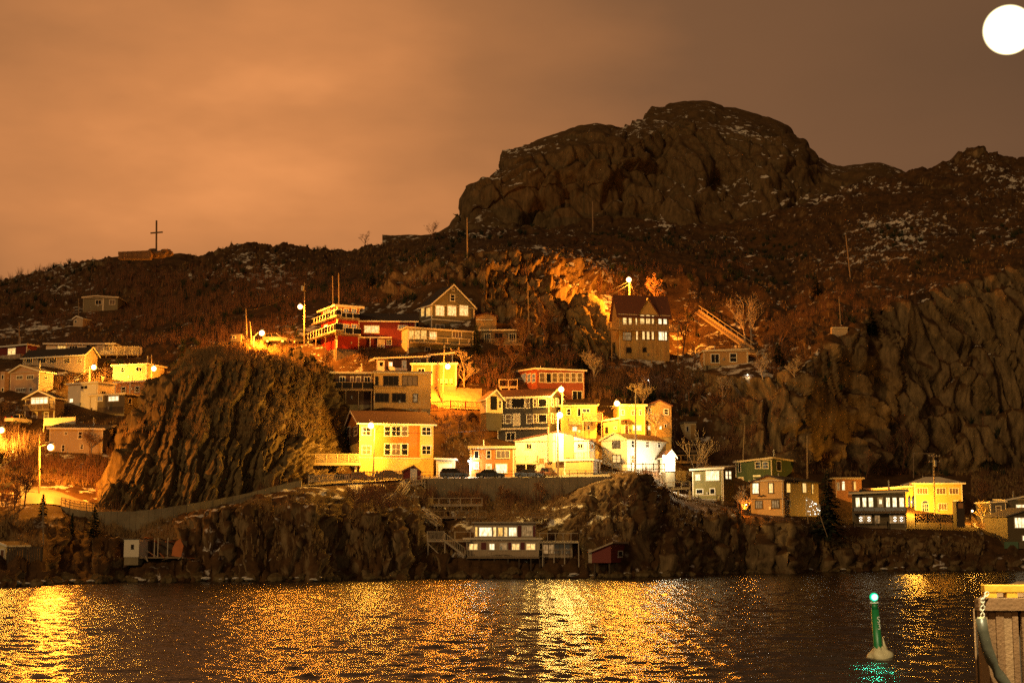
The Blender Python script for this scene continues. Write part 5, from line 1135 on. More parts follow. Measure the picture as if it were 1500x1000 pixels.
for i in range(9): c = a.lerp(b, (i + .5) / 9) + Vector((0, -.78, .6)); MB().obox(c, (.1, 0, 0), (0, .1, 0), Zv * .9).build('rail_post', WOODP, root)
MB().bar(a + Vector((0, -.73, 1.5)), b + Vector((0, -.73, 1.5)), .09, .09).build('handrail', WOODP, root)
# wooden terraces right of the white annex
root = empty('wooden_terrace', at(1010, 690, 240), 0, 'stacked wooden terraces with rails between annex and green house', 'terrace')
for y_, d_, x0, x1 in ((660, 250, 985, 1034), (676, 246, 988, 1036), (700, 240, 992, 1014)):
    p_, q_ = at(x0, y_, d_), at(x1, y_, d_); fl_ = MB().obox(p_ - Zv * .25, q_ - p_, (0, 3, 0), Zv * .25).build('terrace_floor', WOOD, root)
    rail_run(p_, q_, 1.1, WOOD, fl_, 0, None, 1.2); MB().obox(p_ - Zv * 2.2 + Vector((0, .3, 0)), q_ - p_, (0, .15, 0), Zv * 1.95).build('terrace_wall', WOODD if y_ == 676 else W['olivegrey'], root)
    for t in (.1, .5, .9): MB().bar(p_.lerp(q_, t) - Zv * 2.8, p_.lerp(q_, t) - Zv * .1, .16).build('leg', WOODD, root)
MB().obox(at(991, 704, 238), (2.0, 0, 0), (0, 2, 0), Zv * 1.7).build('shed_box', W['ochre'], root)
deck_thing('grey_landing', 'grey railed landing on stilts left of the olive green house', 'landing', at(974, 716, 226), at(1011, 714, 226), 1.6, .2, 1.0, WOODP, 0, ((.05, 2.6), (.25, 2.4), (.5, 2.6), (.95, 2.6)))
# lattice screen on the rock point
root = empty('lattice_screen', at(1192, 756, 223), 0, 'white trapezoid lattice screen strung with lights beside the spruce', 'screen')
pts = [at(1181, 728, 223), at(1201, 739.5, 223), at(1201, 754, 223), at(1181, 754, 223)]
for i in range(4): MB().bar(pts[i], pts[(i + 1) % 4], .1).build('frame_bar', WHITE, root)
mm = MB(); rg = random.Random(3)
for i in range(1, 9):
    t = i / 9; mm.bar(pts[3].lerp(pts[2], t), pts[0].lerp(pts[1], t), .035); mm.bar(pts[3].lerp(pts[0], t), pts[2].lerp(pts[1], t), .035)
mm.build('lattice', WHITE, root, kind='stuff')
mm = MB()
for i in range(26): u_, v_ = rg.random(), rg.random(); p_ = pts[3].lerp(pts[2], u_).lerp(pts[0].lerp(pts[1], u_), v_); mm.ball(p_ - Vector((0, .06, 0)), .04, 5, 3)
mm.build('string_lights', STAR, root, kind='stuff')
MB().bar(at(1201, 754, 223), at(1212, 786, 223), .1).build('prop', WOOD, root); MB().bar(at(1183, 754, 223), at(1184, 766, 223), .12).build('prop', WOOD, root)
# small dark red hut at the stair head
h = House('red_hut', 'small dark red gabled hut with white door at the stair head', 590, 615.5, 703, 690, W['dred'], 0, 2.5, D=213.4, cat='hut', found=.8)
ua, za = h.f(606, 682.5); h.gable(ua, za, over=.2, th=.12, roof=ROOFR, fascia=W['tan']); h.door(602, 687, 610, 702.8, WHITE)
# deck rail frame above the slate house
deck_thing('roof_deck', 'small white-railed deck above the slate house roof', 'deck', at(731, 566.5, hit(745, 580) + 2), at(758, 566.5, hit(745, 580) + 2), 2.5, .2, 1.35, CREAMT, 0, ((.05, 2.5), (.5, 2.5), (.95, 2.5)))
# pale panel on the right slope
p_ = hitp(1231, 499); p_ = at(1231, 499, p_.y - 3.0); root = empty('billboard', p_, 0, 'pale square panel standing on the right hillside', 'billboard')
MB().obox(at(1219, 500, p_.y - .4), at(1242, 500, p_.y - .4) - at(1219, 500, p_.y - .4), (0, 1.2, 0), Zv * 2.9).build('panel', W['pale'], root); MB().bar(at(1219, 480, p_.y - .5), at(1242, 480, p_.y - .5), .3, .2).build('top_trim', CREAMT, root)
# clothes-line frame behind the bright yellow house
root = empty('pipe_frame', at(1345, 690, 268), 0, 'square pipe frame on the slope above the bright yellow house', 'frame')
for x in (1338, 1366): MB().bar(at(x, 700, 268), at(x, 664, 268), .12).build('post', POLE, root)
MB().bar(at(1336, 664, 268), at(1370, 664, 268), .12).build('beam', POLE, root)
# dark water tank / box right of the yellow house
root = empty('storage_shed', at(1405, 770, olD + 4), 0, 'dark narrow storage shed right of the bright yellow house', 'shed')
MB().obox(at(1402, 772, olD + 4), at(1414, 772, olD + 4) - at(1402, 772, olD + 4), (0, 2, 0), Zv * 4.2).build('wall', WOODD, root); MB().obox(at(1401, 735, olD + 3.8), at(1415, 735, olD + 3.8) - at(1401, 735, olD + 3.8), (0, 2.4, 0), Zv * .15).build('roof', ROOFD, root); MB().obox(at(1404, 744, olD + 3.95), at(1411, 744, olD + 3.95) - at(1404, 744, olD + 3.95), (0, .06, 0), Zv * .9).build('hatch', W['orange'], root)

# ------------------------------------------------------------------ cross and stone battery on the ridge
CR = hit(229, 368, TOP) ; CR = min(CR, 388) - 3
root = empty('hilltop_cross', at(229, 364, CR), 0, 'tall thin cross standing on the left ridge', 'cross')
MB().bar(at(229, 372, CR), at(229.3, 323, CR), .27).build('upright', WOODD, root); MB().bar(at(220.5, 341.5, CR - .05), at(238.5, 340, CR - .05), .24).build('crossbar', WOODD, root)
STONE = paint('battery_stone', (.13, .075, .042), .9, .35, 1.2, bump=.6, bscale=2)
root = empty('stone_battery', at(200, 376, CR - 2), 0, 'low ruined stone wall on the ridge under the cross', 'wall')
rg = random.Random(9); xs2 = [173, 179, 186, 193, 200, 207, 214, 220]
for i in range(len(xs2) - 1):
    for r_ in range(3):
        zt = 376.5 - r_ * 2.9; a_ = at(xs2[i] + (1.5 if r_ % 2 else 0), zt, CR - 2 + rg.uniform(-.15, .15)); b_ = at(xs2[i + 1] + (1.5 if r_ % 2 else 0) - .4, zt, CR - 2)
        MB().obox(a_ - Zv * .3, b_ - a_, (0, 1.5, 0), Zv * (.56 + .04 * i)).build('stone_block', STONE, root)
for i in range(16):
    c_ = at(222 + rg.uniform(0, 30), 374 - 6 * rg.random() ** 2, CR + rg.uniform(-1, 3)); s_ = rg.uniform(.5, 1.0); mb_ = MB().ball((0, 0, 0), s_, 7, 5, .6)
    mb_.v = [c_ + v * rg.uniform(.75, 1.2) for v in mb_.v]; mb_.build('boulder', STONE, root)
# ------------------------------------------------------------------ vehicles
CARD = paint('dark_car_paint', (.035, .02, .016), .25, .15, 1, spec=.7); CARB = paint('black_car_paint', (.018, .016, .016), .22, .15, 1, spec=.7); CARM = paint('maroon_truck_paint', (.07, .018, .014), .3, .15, 1, spec=.7); CARW = paint('pale_car_paint', (.5, .42, .33), .3, .1, 1, spec=.6)
TYRE = paint('tyre_rubber', (.02, .02, .02), .85); TAIL = paint('tail_lens', (.25, .01, .01), .2); HEADL = paint('head_lens', (.6, .58, .5), .15, spec=.8)
PROF = {'sedan': ([(-2.2, .3), (-2.25, .75), (-2.15, .95), (-1.45, 1.02), (1.0, .98), (2.0, .82), (2.2, .6), (2.2, .3)], [(-1.6, 1.0), (-.95, 1.45), (.25, 1.47), (1.1, .98)]),
        'suv': ([(-2.15, .35), (-2.2, .8), (-2.15, 1.1), (-1.6, 1.12), (1.0, 1.08), (2.0, .95), (2.15, .7), (2.15, .35)], [(-2.05, 1.1), (-1.75, 1.68), (.2, 1.72), (1.05, 1.08)]),
        'pickup': ([(-2.6, .45), (-2.6, 1.05), (-.7, 1.08), (1.2, 1.1), (2.35, 1.0), (2.45, .75), (2.45, .45)], [(-.75, 1.08), (-.6, 1.75), (.55, 1.78), (1.25, 1.1)])}
def car(name, label, px, py, D, kind, m, rz=0.0, flip=1, z=None):
    body, cab = PROF[kind]; p0 = at(px, py, D)
    if z is not None: p0.z = z
    root = empty(name, p0, rz, label, 'pickup truck' if kind == 'pickup' else 'car', 'vehicles parked on the hillside')
    M4 = WM[root.name]; wd = .88
    T = lambda x, y, z: M4 @ Vector((x * flip, y, z))
    def pr(poly, y0, y1, ins=0.0, zr=None):
        n = len(poly); cx = sum(q[0] for q in poly) / n
        A = [T(x, y0, z_) for x, z_ in poly]; B = [T(x, y1, z_) for x, z_ in poly]; return A, B
    mb = MB(); A, B = pr(body, -wd, wd); A2 = [T(x * .97, -wd + .1, z_ + (.03 if z_ > .7 else 0)) for x, z_ in body]; n = len(body)
    mb.add(A + B, [tuple(range(n))[::-1], tuple(range(n, 2 * n))] + [(i, (i + 1) % n, (i + 1) % n + n, i + n) for i in range(n)])
    bo = mb.build('body', m, root)
    be = bo.modifiers.new('bevel', 'BEVEL'); be.width = .09; be.segments = 2; be.limit_method = 'ANGLE'
    n = len(cab); lo = cab[0][1]; hi = max(q[1] for q in cab)
    def iy(z_): return wd - .06 - .22 * (z_ - lo) / (hi - lo)
    A = [T(x, -iy(z_), z_) for x, z_ in cab]; B = [T(x, iy(z_), z_) for x, z_ in cab]
    MB().add(A + B, [tuple(range(n))[::-1], tuple(range(n, 2 * n))] + [(i, (i + 1) % n, (i + 1) % n + n, i + n) for i in range(n)]).build('cabin', m, root)
    # side windows, windscreens
    def lerp(a, b, t): return (a[0] + (b[0] - a[0]) * t, a[1] + (b[1] - a[1]) * t)
    for sgn in (-1, 1):
        c = [lerp(q, (sum(k_[0] for k_ in cab) / n, sum(k_[1] for k_ in cab) / n), .14) for q in cab]; xm = (c[1][0] + c[2][0]) / 2
        lm = lerp(c[0], c[3], .5); tm = lerp(c[1], c[2], .5)
        for poly in ([c[0], c[1], (tm[0] - .05, tm[1]), (lm[0] - .05, lm[1])], [(lm[0] + .05, lm[1]), (tm[0] + .05, tm[1]), c[2], c[3]]):
            MB().prism([T(x, sgn * (iy(z_) + .004), z_) for x, z_ in poly], M4.to_3x3() @ Vector((0, sgn * .012, 0))).build('side_window', GLASS, root)
    for (p_, q_) in ((cab[0], cab[1]), (cab[2], cab[3])):
        a_, b_ = lerp(p_, q_, .12), lerp(p_, q_, .9); dx = .015 if p_ is cab[2] else -.015
        MB().prism([T(a_[0] + dx, -iy(a_[1]) + .1, a_[1]), T(a_[0] + dx, iy(a_[1]) - .1, a_[1]), T(b_[0] + dx, iy(b_[1]) - .1, b_[1]), T(b_[0] + dx, -iy(b_[1]) + .1, b_[1])], M4.to_3x3() @ Vector((dx * flip, 0, .01))).build('windscreen', GLASS, root)
    for x in (body[0][0] + .85, body[-1][0] - .8):
        for sgn in (-1, 1):
            c = T(x, sgn * (wd - .1), .33); ax = M4.to_3x3() @ Vector((0, sgn * .14, 0)); w_ = MB().tube([c - ax * .6, c + ax], .33, 14).build('wheel', TYRE, root)
            MB().tube([c + ax * .9, c + ax * 1.06], .2, 10).build('rim', STEEL, w_)
    for sgn in (-1, 1):
        MB().box(T(body[-2][0] - .05, sgn * .62, body[-2][1] + .08), (.14, .3, .14), rz).build('headlight', HEADL, root); MB().box(T(body[1][0] + .03, sgn * .66, body[1][1] + .1), (.1, .26, .16), rz).build('tail_light', TAIL, root)
    return root
car('parked_car', 'dark car parked left of the small orange house', 665, 701, 218.2, 'suv', CARD, 0.03, z=wz[4] + .05)
car('parked_car', 'black hatchback parked before the small orange house', 718.5, 702, 218.2, 'sedan', CARB, -.02, z=wz[8] + .05)
car('parked_car', 'dark car with pale highlight parked before the white house', 775, 702, 218.2, 'sedan', CARD, 0.02, z=wz[12] + .05)
car('parked_pickup', 'maroon pickup seen end-on beside the white house carport', 801, 700, 221.5, 'pickup', CARM, R(62), z=wz[14] + .1)
car('parked_car', 'dark car behind the brown picket fence', 571, 700, 217.5, 'sedan', CARD, .05, z=rowpt(571, r3).z + .35)
car('parked_car', 'red car half hidden at the left end of the brown fence', 527, 703, 217.0, 'sedan', CARM, .1, z=rowpt(527, r3).z + .3)
zc = hitp(405, 504); car('parked_car', 'pale car parked on the bluff crest right of the low lamp', 404, 503, hit(404, 506) + 2, 'suv', paint('dusty_car_paint', (.2, .14, .09), .35, .1), -.05)
car('parked_truck', 'white delivery truck left of the dark brown house', 27, 622, hit(27, 625) - 1, 'pickup', CARW, R(70))
car('parked_car', 'dark car among the snow beside the red tower house', 440, 504, hit(440, 508) + 1.5, 'sedan', CARB, .3)
h = House('camper_box', 'small grey camper box parked left of the bluff crest poles', 338, 353, 500, 490, W['grey'], 0, 2.2, D=hit(346, 504) + 1.2, cat='camper', found=.5, foundm=WOODD)
h.slab(over=.05, th=.08, fascia=None, roof=ROOFG); h.win(340, 492, 345, 496, 'd')

# ------------------------------------------------------------------ green channel buoy
BD = 71.0; bw = at(1287, 953, BD); bw.z = 0.0; tilt = Vector((-.05, 0, 1)).normalized()
root = empty('channel_buoy', bw, 0, 'green lit channel buoy with ice round its base', 'buoy')
GRN = paint('buoy_green_paint', (.008, .15, .04), .4, .2, 2, spec=.5); ICE = paint('sea_ice_crust', (.50, .42, .25), .5, .25, 2.5, bump=.7, bscale=4)
def bp(z_, dx=0.): return bw + tilt * z_ + Vector((dx, 0, 0))
MB().tube([bp(-.6), bp(.2), bp(2.28)], [.24, .22, .19], 18).build('spar', GRN, root, smooth=True)
MB().tube([bp(2.28), bp(2.58)], [.15, .15], 14).build('upper_tube', GRN, root, smooth=True)
MB().tube([bp(2.58), bp(2.62)], [.23, .23], 14).build('collar', WHITE, root)
for a_ in range(5): o_ = Vector((math.cos(a_ * 1.256) * .16, math.sin(a_ * 1.256) * .16, 0)); MB().tube([bp(2.6) + o_, bp(2.82) + o_], .015, 5).build('cage_bar', STEEL, root)
MB().ball(bp(2.88), .21, 18, 12).build('lantern', halo_glass('green_lantern', (.16, 1.0, .5), 14, .9, (.0, .9, .34), .5, .95), root); lamp_light(root, bp(3.25), 160, (.05, 1, .5), .08)  # green rim of the lantern is its halo, put into the emission colour
m = MB(); rg = random.Random(4); n_ = 22
rings = [(.24, 0.46), (.28, .34), (.42, .22), (.52, .08), (.50, -.08)]
vs = []
for r_, z_ in rings:
    for k_ in range(n_):
        a_ = 2 * math.pi * k_ / n_; rr = r_ * (1 + .16 * math.sin(3 * a_ + z_ * 5) + rg.uniform(-.05, .05)) + (.22 * max(0, math.cos(a_)) ** 2 if z_ < .3 else 0); vs.append(bw + Vector((rr * math.cos(a_), rr * math.sin(a_) * .9, z_ + (rg.uniform(-.08, .1) if z_ > .3 else 0))))
m.add(vs, [(i * n_ + k_, i * n_ + (k_ + 1) % n_, (i + 1) * n_ + (k_ + 1) % n_, (i + 1) * n_ + k_) for i in range(len(rings) - 1) for k_ in range(n_)]); m.build('ice_collar', ICE, root, smooth=True)
MB().tube([bp(.3, .34), bp(.6, .30), bp(.95, .27)], [.15, .07, .015], 7).build('ice_spike', ICE, root, smooth=True)
for ch, z_ in (('S', 1.78), ('3', 1.45)):
    cu = bpy.data.curves.new('numeral', 'FONT'); cu.body = ch; cu.size = .42; cu.align_x = 'CENTER'; cu.align_y = 'CENTER'; cu.extrude = .006; cu.space_character = 1
    tmp = bpy.data.objects.new('numeral_src', cu); COL.objects.link(tmp); dg_ = bpy.context.evaluated_depsgraph_get(); me = bpy.data.meshes.new_from_object(tmp.evaluated_get(dg_)); bpy.data.objects.remove(tmp)
    me.materials.clear(); me.materials.append(WHITE); o = bpy.data.objects.new('numeral', me); COL.objects.link(o); o.parent = root
    o.location = (.09 - .05 * z_, -.20, z_); o.rotation_euler = (R(90), R(-3), R(24))

# ------------------------------------------------------------------ timber wharf corner at the right
WD_ = 41.0
TIM = paint('brown_wharf_timber', (.17, .088, .038), .75, .4, 2.2, bump=.5, bscale=12); TIM2 = paint('pale_wharf_timber', (.25, .145, .07), .7, .35, 2.5, bump=.5, bscale=12); YEL = paint('worn_yellow_curb_paint', (.58, .31, .03), .55, .3, 3, bump=.3, bscale=10); RUB = paint('black_rubber_fender', (.055, .052, .036), .4, .35, 3, bump=.25, bscale=5, spec=.5)
root = empty('timber_wharf', at(1465, 1010, WD_), 0, 'timber-faced wharf corner with yellow curb beam at the right edge', 'wharf')
wl, wt_ = at(1434, 877, WD_), at(1441.5, 856, WD_ + .15); xr = at(1620, 900, WD_).x; zt = wl.z; hb = zt + .8
MB().obox((wl.x, WD_ + .35, -.8), (xr - wl.x, 0, 0), (6.0, 14, 0), Zv * (zt + .78)).build('core', WOODD, root)
MB().obox((wl.x - .02, WD_ - .02, zt - .32), (xr - wl.x, 0, 0), (0, .36, 0), Zv * .32).build('cap_beam', TIM, root)
rg = random.Random(8); x = wl.x + .02; i = 0
while x < xr - .3:
    wd_ = .16 if i > 3 else .22; gap = .012 if i < 4 else .11
    MB().obox((x, WD_ + .06 + rg.uniform(0, .05), -.8), (wd_, 0, 0), (0, .22, 0), Zv * (zt + .47)).build('pile_plank', TIM if i % 3 else TIM2, root); x += wd_ + gap; i += 1
MB().obox((wl.x - .05, WD_ + .4, -.8), (.05, 0, 0), (5.2, 12, 0), Zv * (zt + .5)).build('side_boards', TIM2, root)
MB().obox((wl.x, WD_ - .02, zt + .002), (xr - wl.x, 0, 0), (6.0, 14, 0), Zv * .03).build('deck_edge', TIM2, root)
ch_ = at(1441.5, 856, WD_ + .15).z
cb = MB().obox((wt_.x, WD_ + .12, zt + .17), (xr - wt_.x, 0, 0), (0, .36, 0), Zv * (ch_ - zt - .17)).build('curb_beam', YEL, root)
be = cb.modifiers.new('bevel', 'BEVEL'); be.width = .03; be.segments = 2
xx = wt_.x + .02
for wd_ in (.33, .30, .3, .3, .3): MB().obox((xx, WD_ + .14, zt + .035), (wd_, 0, 0), (0, .32, 0), Zv * .135).build('spacer_block', YEL, root); xx += wd_ + .29
MB().obox((wt_.x + .003, WD_ + .11, zt + .14), (.008, 0, 0), (0, .02, 0), Zv * .1).build('bolt', STEEL, root)
fp = [(1436.5, 905), (1440, 925), (1445.5, 948), (1453, 968), (1463, 987), (1476, 1006), (1490, 1022), (1506, 1036)]
fpw = [at(px, py, WD_ - .32) for px, py in fp]
fr = empty('rubber_fender', fpw[-1], 0, 'black curved rubber hose fender hung on the wharf corner', 'fender')
MB().tube(fpw, .155, 16).build('hose', RUB, fr, smooth=True)
MB().tube([fpw[0] + (fpw[0] - fpw[1]).normalized() * .001, fpw[0] + (fpw[0] - fpw[1]).normalized() * .03], [.10, .09], 12).build('end_cap', ICE, fr)
for t_ in (5.55,): MB().tube([fpw[5].lerp(fpw[6], .2), fpw[5].lerp(fpw[6], .45)], .175, 14).build('band', WHITE, fr)
cr = empty('mooring_chain', at(1438, 903, WD_ - .25), 0, 'galvanised chain holding the fender from the yellow curb', 'chain')
cpts = [(1447, 868), (1443, 872), (1440, 877), (1438.5, 882), (1440.5, 887.5), (1437.5, 893), (1440, 898.5), (1438, 904)]
cw = [at(px, py, WD_ - .06 - .03 * i) for i, (px, py) in enumerate(cpts)]
CH = paint('galvanised_chain', (.6, .56, .45), .35, .15, 5, metal=.3)
for i in range(len(cw) - 1):
    a_, b_ = cw[i], cw[i + 1]; d_ = (b_ - a_); ln = d_.length; d_ = d_ / ln; sd = d_.cross(Vector((0, 1, 0))).normalized() if i % 2 == 0 else Vector((0, 1, 0)); c_ = (a_ + b_) / 2
    pts = [c_ + d_ * (ln * .72 * math.cos(t)) + sd * (.052 * math.sin(t)) for t in np.linspace(0, 2 * math.pi, 13)]
    MB().tube(pts, .019, 6, cap=False).build('chain_link', CH, cr)

# ------------------------------------------------------------------ quay floodlight, its column stands just outside the picture
FD = 34.0; fb = at(1477, 44, FD); px0 = at(1640, 900, FD)
root = empty('quay_floodlight', Vector((px0.x, FD, 0)), 0, 'dazzling quay floodlight cluster at the upper right', 'floodlight')
MB().tube([(px0.x, FD, -1), (px0.x, FD, fb.z + .8)], [.22, .12], 10).build('column', STEEL, root)
MB().tube([(px0.x, FD, fb.z + .6), (px0.x - 1.0, FD, fb.z + .8), (fb.x, FD + .75, fb.z + .3)], .05, 7).build('arm', STEEL, root)
MB().tube([(fb.x, FD + .78, fb.z + .32), (fb.x, FD + .5, fb.z)], .06, 7).build('mount', STEEL, root)
FL = halo_glass('floodlight_lens', (1.0, .84, .46), 9, .72, (1.0, .80, .42), .15, .6, (CAM - fb).normalized())  # hot face aimed at the camera, warm rim coloured in as a soft fringe
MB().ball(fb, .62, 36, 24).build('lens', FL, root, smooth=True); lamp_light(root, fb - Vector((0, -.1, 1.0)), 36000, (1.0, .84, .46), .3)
# ------------------------------------------------------------------ vegetation
BARK = paint('grey_brown_bark', (.13, .085, .055), .85, .3, 4); BIRCH = paint('pale_birch_bark', (.42, .33, .24), .75, .3, 4); TWIG = paint('red_brown_twigs', (.15, .075, .042), .85, .3, 3)
NEED = paint('spruce_needles', (.018, .026, .012), .8, .45, 1.5); LEAFY = paint('dry_ochre_leaves', (.30, .20, .06), .8, .4, 3)
def grow(mb, tw, p, d, ln, r, lv, rg, spread, up, nmax):
    segs = 3; pts = [p]; rd = [r]
    for i in range(segs):
        d = (d + Vector((rg.uniform(-1, 1), rg.uniform(-1, 1), rg.uniform(-1, 1))) * .16 + Vector((0, 0, up))).normalized(); p = p + d * (ln / segs); pts.append(p); rd.append(max(.012, r * (1 - .42 * (i + 1) / segs)))
    (mb if lv < 2 else tw).tube(pts, rd, 5 if lv < 2 else 3, cap=lv == 0)
    if lv >= nmax: return
    k = rg.choice((3, 3, 4)) if lv else rg.choice((5, 6))
    for i in range(k):
        t = rg.uniform(.35, 1.0) if lv else rg.uniform(.3, 1.0); j = min(segs - 1, int(t * segs)); q = pts[j].lerp(pts[j + 1], t * segs - j)
        a = rg.uniform(0, 6.283); side = Vector((math.cos(a), math.sin(a), rg.uniform(-.1, .5))).normalized()
        grow(mb, tw, q, (d * (1 - spread) + side * spread).normalized(), ln * rg.uniform(.5, .75), rd[j] * .6, lv + 1, rg, spread, up, nmax)
def bare_tree(label, px, py, ytop, seed, m=BARK, spread=.55, nmax=4, D=None, up=.07, tm=None, grp='bare trees'):
    D = D or hit(px, py, TOP) - .1; b = at(px, py, D); hgt = at(px, ytop, D).z - b.z; rg = random.Random(seed); mb, tw = MB(), MB()
    grow(mb, tw, b - Zv * .3, Vector((rg.uniform(-.08, .08), rg.uniform(-.05, .05), 1)), hgt * .52, max(.07, hgt * .022), 0, rg, spread, up, nmax)
    root = empty('bare_tree', b, 0, label, 'tree', grp); mb.build('trunk', m, root); tw.build('crown', tm or m, root)
bare_tree('large spreading bare tree before the pale house on the left', 131, 668, 622, 1, TWIG, .6, 5)
bare_tree('round bare tree glowing orange beside the garden lamp', 680, 566, 512, 2, BIRCH, .55, 5)
bare_tree('pale forked bare tree right of the stair roof', 1092, 500, 428, 3, BIRCH, .45, 4)
bare_tree('slender pale bare tree right of the forked one', 1101, 498, 432, 4, BIRCH, .4, 4)
bare_tree('bare tree in reddish scrub right of the pale trees', 1140, 520, 455, 5, TWIG, .55, 5)
bare_tree('bare tree glowing beside the chalet roof', 958, 448, 408, 6, TWIG, .5, 5, D=hit(905, 500) + 9)
bare_tree('bare tree behind the yellow two-storey house', 942, 602, 556, 7, BIRCH, .5, 5, D=yhD + 8)
bare_tree('thin birch bent over behind the white annex', 988, 655, 600, 8, BIRCH, .35, 4)
bare_tree('birch growing before the tan gable house', 962, 642, 598, 9, BIRCH, .45, 4, D=yhD - 1)
bare_tree('bare tree rising from the terraces by the green house', 1018, 716, 640, 10, BIRCH, .35, 4, D=236)
bare_tree('bare shrub tree right of the chalet', 1000, 520, 450, 11, TWIG, .55, 5)
bare_tree('bare tree in the dark scrub below the chalet', 935, 585, 535, 12, TWIG, .5, 5)
bare_tree('bare tree in scrub below the hillside cottage', 1010, 600, 540, 13, TWIG, .5, 5)
bare_tree('golden leaf-hung tree glowing beside the navy house', 1440, 768, 726, 14, BIRCH, .5, 5, D=hit(1424, 765) - 1.2, tm=LEAFY)
bare_tree('tall bare tree behind the glowing golden tree', 1438, 745, 700, 15, TWIG, .5, 5)
bare_tree('bare tree above the bright yellow house', 1300, 690, 630, 16, TWIG, .5, 5)
bare_tree('second bare tree above the bright yellow house', 1322, 690, 622, 17, TWIG, .45, 5)
bare_tree('bare tree in the scrub left of the glowing rock', 800, 500, 440, 18, TWIG, .5, 5)
bare_tree('bare tree before the terrace house', 765, 520, 460, 19, TWIG, .5, 5)
bare_tree('bare tree on the shore slope left of the lamp', 20, 745, 690, 20, TWIG, .5, 5)
bare_tree('bare tree on the shore slope beside the road lamp', 36, 742, 680, 21, TWIG, .45, 5)
bare_tree('small bare bush tree by the ochre gable house', 1092, 752, 712, 22, BIRCH, .5, 5, D=222)
bare_tree('bare bush on the skyline left of the peak', 632, 352, 322, 23, TWIG, .5, 4)
bare_tree('second bare bush on the skyline left of the peak', 535, 362, 336, 24, TWIG, .55, 4)
bare_tree('low bare bush on the left skyline', 66, 398, 388, 25, TWIG, .6, 4)
bare_tree('bare sapling behind the cream house', 150, 560, 548, 26, BIRCH, .5, 4)
bare_tree('low bare bush left of the slate house', 655, 648, 612, 31, TWIG, .6, 5)
bare_tree('leafless bush below the red picket fence', 672, 632, 604, 32, TWIG, .6, 5)
bare_tree('twiggy bush above the small orange house', 700, 650, 616, 33, TWIG, .55, 5)
bare_tree('leafless bush on the slope left of the slate house', 640, 622, 600, 34, TWIG, .6, 5)
bare_tree('twiggy bush against the retaining wall', 735, 742, 706, 35, TWIG, .5, 5, D=213)
bare_tree('tall weedy bush before the right end of the retaining wall', 790, 738, 700, 36, TWIG, .45, 5, D=213)
bare_tree('dead bush hanging over the rocks below the wall', 660, 738, 712, 37, TWIG, .6, 5, D=212.5)
for i_, (q_, l_) in enumerate((((748, 545, 505), 'bare tree above the small railed deck by the brick house'), ((872, 560, 512), 'bare tree below the glowing rock'), ((905, 566, 530), 'thin bare tree under the chalet'), ((972, 580, 540), 'bare tree above the tan gable house'),
        ((1058, 590, 545), 'bare tree below the hillside cottage'), ((1075, 640, 590), 'leafless tree at the foot of the right cliff'), ((1040, 610, 570), 'spindly tree between the cottage and the terrace hut'), ((1118, 556, 515), 'bare tree on the brow of the right cliff'),
        ((616, 612, 596), 'small bush above the big yellow house roof'), ((730, 520, 490), 'bushy bare tree below the terrace house'), ((1165, 556, 520), 'small bare tree near the tiny hillside lamp'), ((870, 640, 596), 'bare tree between the yellow cottage and the orange shed'), ((1268, 700, 660), 'bare tree above the orange house end'))):
    bare_tree(l_, *q_, 50 + i_, (TWIG, BIRCH)[i_ % 3 == 1], .5, 5)
def spruce(label, px, py, ytop, seed, wd=.34, D=None, lean=0.0):
    D = D or hit(px, py, TOP) - .2; b = at(px, py, D); hgt = at(px, ytop, D).z - b.z; rg = random.Random(seed)
    root = empty('spruce_tree', b, 0, label, 'tree', 'spruce trees'); top = b + Zv * hgt
    MB().tube([b - Zv * .5, b + Zv * hgt * .5, top], [hgt * .025, hgt * .016, .02], 6).build('trunk', BARK, root)
    m = MB(); n = int(22 + hgt * 3)
    for i in range(n):
        t = (i + rg.random()) / n; z = .05 + .93 * t; rr = hgt * wd * (1 - z) ** .85 * rg.uniform(.65, 1.12) + .08
        for k in range(rg.choice((6, 7, 8))):
            a = rg.uniform(0, 6.283); dv = Vector((math.cos(a), math.sin(a), 0)); sv = Vector((-dv.y, dv.x, 0)); c = b + Zv * hgt * z; drop = rr * rg.uniform(.15, .5)
            for s_ in range(4):   # sprays along the bough
                f0 = .15 + s_ * .22; w_ = rr * (.22 - .035 * s_) + .04; p0 = c + dv * rr * f0 - Zv * drop * f0; p1 = c + dv * rr * min(1.08, f0 + .34) - Zv * drop * min(1, f0 + .34) + Zv * rg.uniform(-.05, .1)
                m.add([p0 - sv * w_ + Zv * rg.uniform(-.15, .05), p1, p0 + sv * w_ - Zv * rg.uniform(0, .2)], [(0, 1, 2)])
    m.build('crown', NEED, root)
spruce('dark spruce between the ochre gable house and the olive house', 1214, 780, 686, 1, .36, D=226)
spruce('spruce standing before the concrete parapet on the left', 137, 790, 741, 2, .36, D=188)
spruce('narrow columnar spruce left of the parapet spruce', 105, 788, 750, 3, .15, D=188)
spruce('dark spruce right of the grey gabled house', 697, 522, 474, 4, .28, D=hit(697, 522) - 1)
spruce('dark spruce on the slope left of the chalet', 853, 545, 492, 5, .34)
spruce('dark spruce on the right slope above the cliff', 1277, 492, 448, 6, .34)
spruce('dark spruce left of the cliff above the cottage', 1140, 535, 498, 7, .34)
spruce('small dark spruce on the slope below the skyline', 545, 418, 396, 8, .36)
spruce('small spruce on the mid slope right of the snowy bench', 1196, 432, 404, 9, .38)
spruce('low spruce by the road lamp pole', 62, 765, 722, 10, .26, D=192)

